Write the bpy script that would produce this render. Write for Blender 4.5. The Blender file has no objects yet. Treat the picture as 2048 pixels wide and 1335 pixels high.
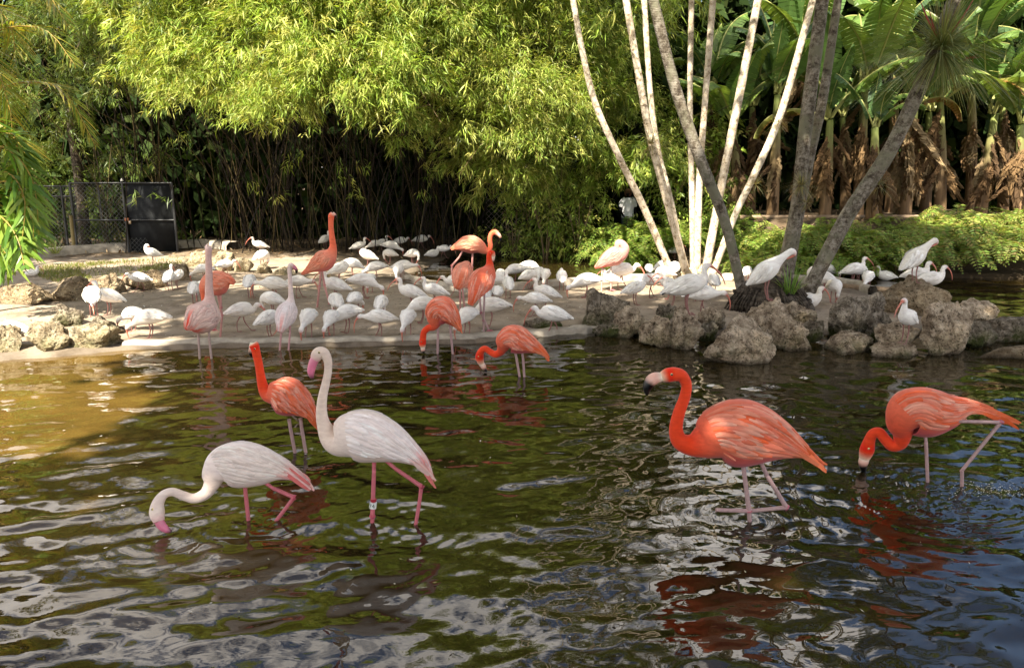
import bpy, math, random
import numpy as np
from mathutils import Vector, Matrix, noise as mnoise

random.seed(7); RNG = np.random.default_rng(7)
SC = bpy.context.scene
COL = SC.collection
R = math.radians

# ------------------------------------------------------------------ camera
FPX, W0, H0, HORIZON, CAMZ = 1550.0, 2048.0, 1335.0, 330.0, 2.2
PITCH = math.atan((H0 / 2 - HORIZON) / FPX)
cam_d = bpy.data.cameras.new('camera'); cam = bpy.data.objects.new('camera', cam_d); COL.objects.link(cam)
cam.location = (0, 0, CAMZ); cam.rotation_euler = (math.pi / 2 - PITCH, 0, 0)
cam_d.sensor_width = 36.0; cam_d.lens = 36.0 * FPX / W0; cam_d.clip_start = 0.05; cam_d.clip_end = 500
SC.camera = cam

# ------------------------------------------------------------------ sun and sky
SUN_EL, SUN_AZ = R(50), R(24)                       # behind the viewer, a little to the left
SUN = Vector((-math.cos(SUN_EL) * math.sin(SUN_AZ), -math.cos(SUN_EL) * math.cos(SUN_AZ), math.sin(SUN_EL)))
sd = bpy.data.lights.new('sun', 'SUN'); sd.energy = 5.0; sd.angle = R(0.55); sd.color = (1.0, 0.93, 0.78)
so = bpy.data.objects.new('sun', sd); COL.objects.link(so)
so.rotation_euler = SUN.to_track_quat('Z', 'Y').to_euler(); so.location = SUN * 40

world = bpy.data.worlds.new('World'); SC.world = world; world.use_nodes = True
wn, wl = world.node_tree.nodes, world.node_tree.links
wn.clear()
wo = wn.new('ShaderNodeOutputWorld'); wb = wn.new('ShaderNodeBackground'); wb.inputs['Strength'].default_value = 0.07
sky = wn.new('ShaderNodeTexSky'); sky.sky_type = 'NISHITA'; sky.sun_disc = False
sky.sun_elevation = SUN_EL; sky.sun_rotation = math.atan2(SUN.x, SUN.y); sky.altitude = 0; sky.air_density = 0.9; sky.dust_density = 1.0; sky.ozone_density = 1.0
tc = wn.new('ShaderNodeTexCoord'); mp = wn.new('ShaderNodeMapping'); mp.inputs['Scale'].default_value = (1.0, 1.0, 1.6)
cn = wn.new('ShaderNodeTexNoise'); cn.inputs['Scale'].default_value = 2.6; cn.inputs['Detail'].default_value = 7; cn.inputs['Roughness'].default_value = 0.55
cr = wn.new('ShaderNodeValToRGB'); cr.color_ramp.elements[0].position = 0.495; cr.color_ramp.elements[1].position = 0.575
mx = wn.new('ShaderNodeMix'); mx.data_type = 'RGBA'; mx.inputs['B'].default_value = (12.0, 11.1, 10.2, 1)
wl.new(tc.outputs['Generated'], mp.inputs['Vector']); wl.new(mp.outputs['Vector'], cn.inputs['Vector'])
wl.new(cn.outputs['Fac'], cr.inputs['Fac']); wl.new(cr.outputs['Color'], mx.inputs['Factor'])
wl.new(sky.outputs['Color'], mx.inputs['A']); wl.new(mx.outputs['Result'], wb.inputs['Color']); wl.new(wb.outputs['Background'], wo.inputs['Surface'])

vs = SC.view_settings
vs.view_transform = 'Standard'; vs.look = 'None'; vs.exposure = 2.0; vs.gamma = 1.0; vs.use_curve_mapping = False
SC.render.engine = 'CYCLES'
SC.cycles.max_bounces = 8; SC.cycles.diffuse_bounces = 3; SC.cycles.glossy_bounces = 3; SC.cycles.transmission_bounces = 4
SC.cycles.caustics_reflective = False; SC.cycles.caustics_refractive = False
SC.cycles.use_denoising = True
SC.cycles.sample_clamp_indirect = 6.0

# ------------------------------------------------------------------ photograph pixel -> place in the world
CP, SP = math.cos(PITCH), math.sin(PITCH)
def ray(px, py):
    a = (px - W0 / 2) / FPX; b = (H0 / 2 - py) / FPX
    return np.array([a, CP + b * SP, b * CP - SP])
def G(px, py, z=0.0):
    r = ray(px, py); t = (z - CAMZ) / r[2]
    return np.array([r[0] * t, r[1] * t, z])
def D(px, py, Y):
    r = ray(px, py); t = Y / r[1]
    return np.array([r[0] * t, Y, CAMZ + r[2] * t])
def proj(P):
    P = np.asarray(P, float); x, y, z = P[..., 0], P[..., 1], P[..., 2] - CAMZ
    d = y * CP - z * SP; u = y * SP + z * CP
    return W0 / 2 + FPX * x / d, H0 / 2 - FPX * u / d
def ppm(Y, z=0.3):
    return FPX / (Y * CP - (z - CAMZ) * SP)

# ------------------------------------------------------------------ mesh helpers
class MB:
    """collects triangles and quads with a colour per vertex"""
    def __init__(s): s.V, s.T, s.Q, s.C, s.n = [], [], [], [], 0
    def add(s, V, T=None, Q=None, C=(1, 1, 1)):
        V = np.asarray(V, float).reshape(-1, 3)
        if T is not None and len(T): s.T.append(np.asarray(T, int).reshape(-1, 3) + s.n)
        if Q is not None and len(Q): s.Q.append(np.asarray(Q, int).reshape(-1, 4) + s.n)
        C = np.asarray(C, float)
        if C.ndim == 1: C = np.broadcast_to(C, (len(V), 3))
        s.V.append(V); s.C.append(C); s.n += len(V)
        return s
    def mesh(s, name, mat, smooth=True):
        V = np.concatenate(s.V); C = np.concatenate(s.C)
        T = np.concatenate(s.T) if s.T else np.zeros((0, 3), int)
        Q = np.concatenate(s.Q) if s.Q else np.zeros((0, 4), int)
        me = bpy.data.meshes.new(name)
        me.vertices.add(len(V)); me.vertices.foreach_set('co', V.astype(np.float32).ravel())
        idx = np.concatenate([T.ravel(), Q.ravel()]).astype(np.int32)
        tot = np.concatenate([np.full(len(T), 3), np.full(len(Q), 4)]).astype(np.int32)
        st = np.concatenate([[0], np.cumsum(tot)[:-1]]).astype(np.int32) if len(tot) else np.zeros(0, np.int32)
        me.loops.add(len(idx)); me.loops.foreach_set('vertex_index', idx)
        me.polygons.add(len(tot)); me.polygons.foreach_set('loop_start', st); me.polygons.foreach_set('loop_total', tot)
        me.polygons.foreach_set('use_smooth', np.full(len(tot), bool(smooth)))
        a = me.color_attributes.new('Col', 'FLOAT_COLOR', 'POINT')
        a.data.foreach_set('color', np.concatenate([C, np.ones((len(C), 1))], 1).astype(np.float32).ravel())
        me.materials.append(mat); me.update(calc_edges=True); me.validate()
        return me
    def build(s, name, mat, parent=None, loc=None, smooth=True):
        o = bpy.data.objects.new(name, s.mesh(name, mat, smooth)); COL.objects.link(o)
        if loc is not None: o.location = loc
        if parent is not None: o.parent = parent
        return o

def tag(o, label=None, cat=None, group=None, kind=None):
    if label: o['label'] = label
    if cat: o['category'] = cat
    if group: o['group'] = group
    if kind: o['kind'] = kind
    return o
def thing(name, label, cat, loc=(0, 0, 0), group=None):
    o = bpy.data.objects.new(name, None); COL.objects.link(o); o.location = loc; o.empty_display_size = 0.1
    return tag(o, label, cat, group)
def copy_tree(o, parent=None):
    c = o.copy(); COL.objects.link(c)
    if parent is not None: c.parent = parent
    for ch in list(o.children): copy_tree(ch, c)
    return c

def norm(a, ax=-1):
    return a / np.maximum(np.linalg.norm(a, axis=ax, keepdims=True), 1e-9)
def catmull(P, n):
    P = np.asarray(P, float); m = len(P)
    if m == 2: 
        t = np.linspace(0, 1, n)[:, None]; return P[0] * (1 - t) + P[1] * t
    Q = np.concatenate([[2 * P[0] - P[1]], P, [2 * P[-1] - P[-2]]])
    u = np.linspace(0, m - 1, n); i = np.minimum(u.astype(int), m - 2); t = (u - i)[:, None]
    a, b, c, d = Q[i], Q[i + 1], Q[i + 2], Q[i + 3]
    return 0.5 * (2 * b + (c - a) * t + (2 * a - 5 * b + 4 * c - d) * t ** 2 + (3 * b - a - 3 * c + d) * t ** 3)
def ring_quads(nr, ns, closed=True):
    i = np.arange(nr - 1)[:, None]; j = np.arange(ns if closed else ns - 1)[None, :]
    k = (j + 1) % ns
    return np.stack([i * ns + j, i * ns + k, (i + 1) * ns + k, (i + 1) * ns + j], -1).reshape(-1, 4)
def tube(pts, rad, ns=8, n=None, col=(1, 1, 1), mb=None, caps=True, jitter=0.0):
    """round tube along a 3-D line; rad per control point"""
    mb = mb or MB(); pts = np.asarray(pts, float); rad = np.broadcast_to(np.asarray(rad, float), (len(pts),))
    n = n or max(2, (len(pts) - 1) * 4 + 1)
    A = catmull(np.c_[pts, rad], n); P, r = A[:, :3], np.maximum(A[:, 3], 1e-4)
    if jitter: r = r * (1 + jitter * RNG.normal(size=len(r)))
    T = norm(np.gradient(P, axis=0)); ref = np.array([0.31, 0.87, 0.12]); 
    if abs(T[0] @ norm(ref)) > 0.9: ref = np.array([1, 0, 0.2])
    B = np.zeros_like(T); b = norm(np.cross(T[0], ref))
    for k in range(len(T)):
        b = b - (b @ T[k]) * T[k]; b = b / max(np.linalg.norm(b), 1e-9); B[k] = b
    N = np.cross(T, B); th = np.linspace(0, 2 * np.pi, ns, endpoint=False)
    V = P[:, None] + r[:, None, None] * (np.cos(th)[None, :, None] * B[:, None] + np.sin(th)[None, :, None] * N[:, None])
    C = np.asarray(col, float)
    if C.ndim == 2: C = np.repeat(catmull(C, n), ns, 0)
    mb.add(V.reshape(-1, 3), Q=ring_quads(n, ns), C=C)
    if caps:
        for k, ring in ((0, 0), (n - 1, (n - 1) * ns)):
            f = [(ring + a, ring + (a + 1) % ns, n * ns) for a in range(ns)]
            cc = C if C.ndim == 1 else C[ring]
            mb.add(np.concatenate([V[k], P[k:k + 1]]), T=[(a, (a + 1) % ns, ns) for a in range(ns)], C=cc)
    return mb
def box(mb, c, s, rot=0.0, col=(1, 1, 1)):
    v = np.array([[x, y, z] for x in (-.5, .5) for y in (-.5, .5) for z in (-.5, .5)]) * np.asarray(s)
    cr_, sr_ = math.cos(rot), math.sin(rot)
    v = np.c_[v[:, 0] * cr_ - v[:, 1] * sr_, v[:, 0] * sr_ + v[:, 1] * cr_, v[:, 2]] + np.asarray(c)
    return mb.add(v, Q=[(0, 1, 3, 2), (4, 6, 7, 5), (0, 4, 5, 1), (2, 3, 7, 6), (0, 2, 6, 4), (1, 5, 7, 3)], C=col)
def leaves(mb, P, Dr, S, L, Wd, droop=0.15, col=(1, 1, 1), mid=0.42):
    """many bent kite-shaped leaves at once"""
    P = np.asarray(P, float); n = len(P); L = np.broadcast_to(L, (n,))[:, None]; Wd = np.broadcast_to(Wd, (n,))[:, None]
    dr = np.broadcast_to(droop, (n,))[:, None]; up = np.array([0, 0, 1.0])
    M = P + Dr * L * mid - up * dr * L * 0.18
    V = np.stack([P, M - S * Wd / 2, M + S * Wd / 2, P + Dr * L - up * dr * L], 1)
    k = np.arange(n)[:, None] * 4
    T = np.concatenate([k + np.array([[0, 2, 1]]), k + np.array([[1, 2, 3]])])
    C = np.asarray(col, float)
    if C.ndim == 2: C = np.repeat(C, 4, 0)
    mb.add(V.reshape(-1, 3), T=T, C=C)
    return mb
def straps(mb, P, Dr, S, L, Wd, droop=0.15, col=(1, 1, 1)):
    """many sword-shaped leaflets at once, bending down along their length"""
    P = np.asarray(P, float); n = len(P); L = np.broadcast_to(L, (n,))[:, None]; Wd = np.broadcast_to(Wd, (n,))[:, None]; dr = np.broadcast_to(droop, (n,))[:, None]; up = np.array([0, 0, 1.0])
    f = lambda t: P + Dr * L * t - up * dr * L * t * t
    V = np.stack([P, f(.22) - S * Wd * .46, f(.22) + S * Wd * .46, f(.62) - S * Wd * .42, f(.62) + S * Wd * .42, f(1.0)], 1); k = np.arange(n)[:, None] * 6
    C = np.asarray(col, float); C = np.repeat(C, 6, 0) if C.ndim == 2 else C
    mb.add(V.reshape(-1, 3), T=np.concatenate([k + np.array([[0, 2, 1]]), k + np.array([[3, 4, 5]])]), Q=k + np.array([[1, 2, 4, 3]]), C=C)
    return mb
def rand_dirs(n):
    return norm(RNG.normal(size=(n, 3)))
def mixcols(cols, n, jit=0.12):
    cols = np.asarray(cols, float); a = cols[RNG.integers(len(cols), size=n)]; b = cols[RNG.integers(len(cols), size=n)]
    t = RNG.random((n, 1)); return np.clip((a * t + b * (1 - t)) * (1 + jit * RNG.normal(size=(n, 1))), 0.002, 1)
def ico(sub=3):
    import bmesh
    bm = bmesh.new(); bmesh.ops.create_icosphere(bm, subdivisions=sub, radius=1.0)
    V = np.array([v.co[:] for v in bm.verts]); F = np.array([[v.index for v in f.verts] for f in bm.faces]); bm.free()
    return V, F
ICO = {k: ico(k) for k in (1, 2, 3, 5)}

# ------------------------------------------------------------------ materials
def new_mat(name):
    m = bpy.data.materials.new(name); m.use_nodes = True
    nt = m.node_tree; b = nt.nodes['Principled BSDF']; return m, nt.nodes, nt.links, b
def col_attr(N):
    a = N.new('ShaderNodeAttribute'); a.attribute_name = 'Col'; return a.outputs['Color']
def mul(N, L, a, b, f=1.0):
    x = N.new('ShaderNodeMix'); x.data_type = 'RGBA'; x.blend_type = 'MULTIPLY'; x.inputs['Factor'].default_value = f
    L.new(a, x.inputs['A']); L.new(b, x.inputs['B']); return x.outputs['Result']
def noise_ramp(N, L, scale, stops, detail=6, rough=0.6, stretch=None, coord='Object', dist=0.0):
    t = N.new('ShaderNodeTexCoord'); n = N.new('ShaderNodeTexNoise')
    n.inputs['Scale'].default_value = scale; n.inputs['Detail'].default_value = detail; n.inputs['Roughness'].default_value = rough; n.inputs['Distortion'].default_value = dist
    src = t.outputs[coord]
    if stretch:
        m = N.new('ShaderNodeMapping'); m.inputs['Scale'].default_value = stretch; L.new(src, m.inputs['Vector']); src = m.outputs['Vector']
    L.new(src, n.inputs['Vector']); r = N.new('ShaderNodeValToRGB'); e = r.color_ramp.elements
    while len(e) < len(stops): e.new(0.5)
    for k, (p, c) in enumerate(stops): e[k].position = p; e[k].color = (*c, 1)
    L.new(n.outputs['Fac'], r.inputs['Fac']); return r.outputs['Color'], n.outputs['Fac']
def bump(N, L, b, fac, strength=0.4, dist=0.02, prev=None):
    k = N.new('ShaderNodeBump'); k.inputs['Strength'].default_value = strength; k.inputs['Distance'].default_value = dist
    L.new(fac, k.inputs['Height'])
    if prev is not None: L.new(prev, k.inputs['Normal'])
    L.new(k.outputs['Normal'], b.inputs['Normal']); return k.outputs['Normal']
def plain(name, c, rough=0.7, spec=0.3, nscale=0, var=0.25, bmp=0.0, metal=0.0, stretch=None):
    m, N, L, b = new_mat(name); b.inputs['Roughness'].default_value = rough; b.inputs['Specular IOR Level'].default_value = spec; b.inputs['Metallic'].default_value = metal
    c = np.asarray(c, float)
    col, f = noise_ramp(N, L, nscale or 8, [(0.3, c * (1 - var)), (0.7, np.minimum(c * (1 + var), 1))], stretch=stretch)
    L.new(mul(N, L, col, col_attr(N)), b.inputs['Base Color'])
    if bmp: bump(N, L, b, f, bmp)
    return m
def leaf_mat(name, trans=0.4, rough=0.45, spec=0.35, tint=(1.15, 1.1, 0.5)):
    m, N, L, b = new_mat(name); b.inputs['Roughness'].default_value = rough; b.inputs['Specular IOR Level'].default_value = spec
    c = col_attr(N); L.new(c, b.inputs['Base Color'])
    t = N.new('ShaderNodeBsdfTranslucent'); v = N.new('ShaderNodeMix'); v.data_type = 'RGBA'; v.blend_type = 'MULTIPLY'; v.inputs['Factor'].default_value = 1; v.inputs['B'].default_value = (*tint, 1)
    L.new(c, v.inputs['A']); L.new(v.outputs['Result'], t.inputs['Color'])
    s = N.new('ShaderNodeMixShader'); s.inputs['Fac'].default_value = trans
    L.new(b.outputs['BSDF'], s.inputs[1]); L.new(t.outputs['BSDF'], s.inputs[2]); L.new(s.outputs['Shader'], N['Material Output'].inputs['Surface'])
    return m
M = {}
M['bamboo_leaf'] = leaf_mat('bamboo_leaf', 0.42)
M['leaf'] = leaf_mat('broad_leaf', 0.35, 0.4)
M['far_leaf'] = leaf_mat('far_leaf', 0.3, 0.8, 0.08)
M['fern'] = leaf_mat('fern_leaf', 0.45, 0.5)
M['palm_leaf'] = leaf_mat('palm_leaf', 0.4, 0.35, 0.5, (1.2, 1.05, 0.4))
M['dry_leaf'] = leaf_mat('dry_leaf', 0.25, 0.8, 0.1, (1.1, 0.9, 0.6))
M['culm'] = plain('bamboo_culm', (1, 1, 1), 0.42, 0.22, 5, 0.35)

def feather_mat(name, rough=0.75):
    m, N, L, b = new_mat(name); b.inputs['Roughness'].default_value = rough; b.inputs['Specular IOR Level'].default_value = 0.2
    col, f = noise_ramp(N, L, 38, [(0.3, (0.84, 0.8, 0.8)), (0.7, (1.05, 1.05, 1.05))], detail=4, stretch=(0.35, 1, 1.2))
    oi = N.new('ShaderNodeObjectInfo'); rr = N.new('ShaderNodeValToRGB'); rr.color_ramp.elements[0].color = (.86, .82, .74, 1); rr.color_ramp.elements[1].position = .55
    L.new(oi.outputs['Random'], rr.inputs['Fac'])
    L.new(mul(N, L, mul(N, L, col, col_attr(N)), rr.outputs['Color'], .6), b.inputs['Base Color'])
    b.inputs['Sheen Weight'].default_value = 0.15; b.inputs['Sheen Roughness'].default_value = 0.5
    bump(N, L, b, f, 0.25, 0.006); return m
M['plumage'] = feather_mat('plumage')
M['bird_skin'] = plain('bird_skin', (1, 1, 1), 0.5, 0.4, 60, 0.18, 0.15)
M['bill'] = plain('bill_horn', (1, 1, 1), 0.32, 0.5, 40, 0.1)
M['eye'] = plain('bird_eye', (1, 1, 1), 0.1, 0.6, 10, 0.02)

def trunk_mat(name, base, dark, light, ring=9.0, moss=None):
    m, N, L, b = new_mat(name); b.inputs['Roughness'].default_value = 0.85; b.inputs['Specular IOR Level'].default_value = 0.2
    col, f = noise_ramp(N, L, 11, [(0.40, dark), (0.47, base), (0.57, light)], 10, 0.8)
    bl, fb_ = noise_ramp(N, L, 2.6, [(0.38, (.62, .58, .52)), (0.5, (1, 1, 1)), (0.63, (1.22, 1.2, 1.16))], 7, .7); col = mul(N, L, col, bl)
    t = N.new('ShaderNodeTexCoord'); w = N.new('ShaderNodeTexWave'); w.wave_type = 'BANDS'; w.bands_direction = 'Z'
    w.inputs['Scale'].default_value = ring; w.inputs['Distortion'].default_value = 3.0; w.inputs['Detail'].default_value = 3
    L.new(t.outputs['Object'], w.inputs['Vector'])
    r = N.new('ShaderNodeValToRGB'); r.color_ramp.elements[0].position = 0.02; r.color_ramp.elements[0].color = (0.55, 0.51, 0.47, 1); r.color_ramp.elements[1].position = 0.16
    L.new(w.outputs['Fac'], r.inputs['Fac']); c2 = mul(N, L, col, r.outputs['Color'])
    if moss:
        mc, mf = noise_ramp(N, L, 3.2, [(0.47, (0, 0, 0)), (0.6, (1, 1, 1))], 8, 0.7)
        x = N.new('ShaderNodeMix'); x.data_type = 'RGBA'; L.new(mc, x.inputs['Factor']); L.new(c2, x.inputs['A']); x.inputs['B'].default_value = (*moss, 1); c2 = x.outputs['Result']
    L.new(c2, b.inputs['Base Color'])
    k = bump(N, L, b, f, 0.5, 0.02); bump(N, L, b, w.outputs['Fac'], 0.3, 0.012, k); return m
M['pale_trunk'] = trunk_mat('pale_palm_trunk', (0.52, 0.43, 0.31), (0.17, 0.125, 0.08), (0.68, 0.60, 0.48), 15)
M['grey_trunk'] = trunk_mat('grey_palm_trunk', (0.11, 0.088, 0.064), (0.045, 0.034, 0.024), (0.28, 0.25, 0.205), 15, (0.16, 0.15, 0.10))
M['root'] = trunk_mat('root_mass', (0.055, 0.042, 0.03), (0.02, 0.015, 0.01), (0.10, 0.08, 0.06), 4)
M['pale_root'] = trunk_mat('pale_root_mass', (0.45, 0.37, 0.24), (0.2, 0.15, 0.08), (0.6, 0.52, 0.38), 4)

def rock_mat(name, pale, mid, dark, moss=0.45):
    m, N, L, b = new_mat(name); b.inputs['Roughness'].default_value = 0.95; b.inputs['Specular IOR Level'].default_value = 0.15
    col, f = noise_ramp(N, L, 9, [(0.40, dark), (0.49, mid), (0.58, pale)], 12, 0.85)
    t = N.new('ShaderNodeTexCoord'); v = N.new('ShaderNodeTexVoronoi'); v.inputs['Scale'].default_value = 15
    nz = N.new('ShaderNodeTexNoise'); nz.inputs['Scale'].default_value = 16; nz.inputs['Detail'].default_value = 5
    L.new(t.outputs['Object'], nz.inputs['Vector'])
    ad = N.new('ShaderNodeMix'); ad.data_type = 'RGBA'; ad.blend_type = 'LINEAR_LIGHT'; ad.inputs['Factor'].default_value = 0.12
    L.new(t.outputs['Object'], ad.inputs['A']); L.new(nz.outputs['Color'], ad.inputs['B']); L.new(ad.outputs['Result'], v.inputs['Vector'])
    r = N.new('ShaderNodeValToRGB'); r.color_ramp.elements[0].position = 0.10; r.color_ramp.elements[0].color = (0.13, 0.11, 0.085, 1); r.color_ramp.elements[1].position = 0.36
    L.new(v.outputs['Distance'], r.inputs['Fac']); c2 = mul(N, L, col, r.outputs['Color'])
    big, fb = noise_ramp(N, L, 1.9, [(0.36, (.5, .46, .42)), (0.5, (.95, .95, .95)), (0.64, (1.25, 1.22, 1.15))], 5, .6); c2 = mul(N, L, c2, big)
    # moss near the waterline and in patches
    mc, mf = noise_ramp(N, L, 2.7, [(0.45, (0, 0, 0)), (0.62, (1, 1, 1))], 8, 0.7)
    sx = N.new('ShaderNodeSeparateXYZ'); g = N.new('ShaderNodeNewGeometry'); L.new(g.outputs['Position'], sx.inputs['Vector'])
    mr = N.new('ShaderNodeMapRange'); mr.inputs['From Min'].default_value = 0.0; mr.inputs['From Max'].default_value = 0.34; mr.inputs['To Min'].default_value = 1.0; mr.inputs['To Max'].default_value = 0.0
    L.new(sx.outputs['Z'], mr.inputs['Value'])
    mm = N.new('ShaderNodeMath'); mm.operation = 'MULTIPLY'; L.new(mc, mm.inputs[0]); L.new(mr.outputs['Result'], mm.inputs[1])
    m2 = N.new('ShaderNodeMath'); m2.operation = 'MULTIPLY'; m2.inputs[1].default_value = moss * 2; L.new(mm.outputs[0], m2.inputs[0])
    x = N.new('ShaderNodeMix'); x.data_type = 'RGBA'; x.clamp_factor = True; L.new(m2.outputs[0], x.inputs['Factor']); L.new(c2, x.inputs['A']); x.inputs['B'].default_value = (0.075, 0.085, 0.022, 1)
    # wet band just above the water
    wet = N.new('ShaderNodeMapRange'); wet.inputs['From Min'].default_value = 0.015; wet.inputs['From Max'].default_value = 0.06; wet.inputs['To Min'].default_value = 0.35; wet.inputs['To Max'].default_value = 1.0
    L.new(sx.outputs['Z'], wet.inputs['Value']); wm = N.new('ShaderNodeVectorMath'); wm.operation = 'SCALE'; L.new(x.outputs['Result'], wm.inputs[0]); L.new(wet.outputs['Result'], wm.inputs['Scale'])
    L.new(wm.outputs['Vector'], b.inputs['Base Color'])
    k = bump(N, L, b, v.outputs['Distance'], 0.9, 0.05); bump(N, L, b, f, 1.0, 0.05, k); return m
M['coral_rock'] = rock_mat('coral_rock', (0.86, 0.70, 0.51), (0.54, 0.41, 0.28), (0.17, 0.118, 0.075))
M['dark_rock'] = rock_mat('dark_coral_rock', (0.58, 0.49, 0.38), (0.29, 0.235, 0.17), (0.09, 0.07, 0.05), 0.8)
M['pale_rock'] = rock_mat('pale_limestone', (0.66, 0.56, 0.40), (0.46, 0.37, 0.24), (0.22, 0.16, 0.09), 0.5)
M['tan_rock'] = rock_mat('tan_boulder', (0.50, 0.40, 0.27), (0.36, 0.27, 0.17), (0.17, 0.12, 0.07), 0.1)
# ------------------------------------------------------------------ ground, kerbs and pond
SHORE = [(-700, 735), (0, 714), (240, 692), (400, 687), (700, 684), (900, 679), (1050, 669), (1140, 658), (1220, 652), (1300, 655), (1420, 660), (1500, 662), (1700, 660), (1950, 662), (2120, 668), (2700, 672),
         (2700, 655), (2120, 650), (2000, 638), (1900, 610), (1800, 592), (1745, 588), (1700, 573), (1600, 564), (1480, 560), (1280, 560), (1150, 568), (1040, 578), (950, 585), (860, 574), (800, 553), (792, 545), (830, 538), (868, 522),
         (905, 506), (960, 502), (1050, 508), (1200, 515), (1340, 522), (1480, 536), (1700, 545), (1850, 549), (2100, 553), (2700, 556)]
POLY = np.array([G(x, y, 0.05)[:2] for x, y in SHORE] + [(40, 90), (-60, 90), (-60, 8.0)])
EDGE_A, EDGE_B = POLY, np.roll(POLY, -1, 0)
def sdf(X, Y):
    """distance to the shoreline, positive on land"""
    X = np.asarray(X, float); Y = np.asarray(Y, float); d = np.full(X.shape, 1e9); ins = np.zeros(X.shape, bool)
    for (ax, ay), (bx, by) in zip(EDGE_A, EDGE_B):
        ex, ey = bx - ax, by - ay; t = np.clip(((X - ax) * ex + (Y - ay) * ey) / (ex * ex + ey * ey), 0, 1)
        d = np.minimum(d, np.hypot(X - ax - t * ex, Y - ay - t * ey))
        c = (ay > Y) != (by > Y)
        with np.errstate(divide='ignore', invalid='ignore'):
            ins ^= c & (X < ax + (Y - ay) / (by - ay if by != ay else 1e-9) * ex)
    return np.where(ins, d, -d)
def sstep(a, b, x):
    t = np.clip((x - a) / (b - a), 0, 1); return t * t * (3 - 2 * t)
def gz(X, Y):
    X = np.asarray(X, float); Y = np.asarray(Y, float); d = sdf(X, Y)
    far = sstep(14.7, 15.0, Y) * sstep(0.5, 2.5, X)
    base = 0.05 + 0.10 * sstep(0, 3.5, d)
    bank = 0.10 + (0.12 + 0.75 * sstep(3.6, 5.5, X)) * sstep(0.1, 2.4, d)
    top = base * (1 - far) + bank * far
    top = top + 0.012 * np.sin(X * 2.3 + 1.1 * np.sin(Y * 1.7)) * sstep(0.2, 0.8, d) + 0.008 * np.sin(Y * 3.9 + X * 1.3) * sstep(0.2, .8, d)
    return -0.55 + (top + 0.55) * sstep(-0.35, 0.03, d)
def GG(px, py):
    """where the pixel's line of sight meets the ground"""
    z = 0.1
    for _ in range(12):
        p = G(px, py, z); z = 0.5 * z + 0.5 * float(np.maximum(gz(p[0], p[1]), -0.02))
    return G(px, py, z)

yy = np.concatenate([np.linspace(-30, 6, 14), np.linspace(6.3, 21.5, 230), np.linspace(22, 40, 20), np.linspace(45, 120, 8)])
xx = np.concatenate([np.linspace(-80, -14, 10), np.linspace(-13, 13, 260), np.linspace(14, 80, 10)])
XX, YY = np.meshgrid(xx, yy); ZZ = gz(XX, YY)
m, N, L, b = new_mat('sandy_ground'); b.inputs['Roughness'].default_value = 0.95; b.inputs['Specular IOR Level'].default_value = 0.15
col, f = noise_ramp(N, L, 3.0, [(0.34, (0.55, 0.5, 0.45)), (0.5, (.9, .88, .86)), (0.66, (1.1, 1.1, 1.1))], 12, 0.75)
c2, f2 = noise_ramp(N, L, 26, [(0.30, (0.45, 0.42, 0.4)), (0.42, (1, 1, 1))], 8, 0.7)
cc = mul(N, L, mul(N, L, col, c2, 0.55), col_attr(N)); L.new(cc, b.inputs['Base Color'])
k = bump(N, L, b, f2, 0.5, 0.02); bump(N, L, b, f, 0.35, 0.05, k)
SAND, SOIL, LITTER = np.array([0.335, 0.27, 0.202]), np.array([0.10, 0.072, 0.045]), np.array([0.16, 0.11, 0.06])
soil = np.clip(sstep(17.2, 18.8, YY + 0.5 * np.sin(XX * 1.7)) + sstep(14.7, 15.0, YY) * sstep(0.3, 1.2, XX), 0, 1)
dd = sdf(XX, YY); wet = sstep(0.55, 0.02, dd + .16 * np.sin(XX * 3.1) + .1 * np.sin(XX * 7.7 + YY * 5))
gc = SAND[None, None] * (1 - soil[..., None]) + SOIL[None, None] * soil[..., None]
gc = gc * (1 - 0.5 * wet[..., None])
MB().add(np.stack([XX, YY, ZZ], -1).reshape(-1, 3), Q=ring_quads(len(yy), len(xx), False), C=gc.reshape(-1, 3)).build('ground', m)
tag(bpy.data.objects['ground'], kind='structure')

M['concrete'] = plain('weathered_concrete', (0.36, 0.31, 0.245), 0.9, 0.2, 7, 0.35, 0.4)
def strip(name, pix, w, h, z=0.03, mat=None):
    P = catmull(np.array([G(x, y, z) for x, y in pix]), len(pix) * 7); t = norm(np.gradient(P[:, :2], axis=0)); n = np.c_[-t[:, 1], t[:, 0]]
    prof = [(-w / 2, -0.3), (-w / 2, h * 0.75), (-w * 0.3, h), (w * 0.3, h), (w / 2, h * 0.75), (w / 2, -0.3)]
    jit = 0.012 * np.sin(np.arange(len(P)) * 1.3) + 0.01 * RNG.normal(size=len(P))
    V = np.stack([np.c_[P[:, :2] + n * (a + jit[:, None]), np.full(len(P), P[0, 2] * 0 + c) + (0.008 * np.sin(np.arange(len(P)) * 0.9) if c > 0 else 0)] for a, c in prof], 1)
    o = MB().add(V.reshape(-1, 3), Q=ring_quads(len(P), len(prof), False)).build(name, mat or M['concrete'])
    return tag(o, kind='structure')
strip('concrete_kerb', [(250, 690), (400, 686), (560, 684), (700, 682), (900, 677), (1050, 668), (1130, 662), (1180, 657), (1225, 652)], 0.20, 0.085)
strip('concrete_kerb', [(800, 556), (832, 567), (870, 576), (950, 586), (1040, 579), (1150, 569), (1280, 561), (1370, 560), (1480, 560), (1600, 563), (1695, 571), (1742, 586)], 0.16, 0.16)
kb = strip('concrete_kerb', [(70, 525), (140, 519), (230, 512), (330, 506), (420, 504), (470, 508)], 0.5, 0.34)

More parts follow.
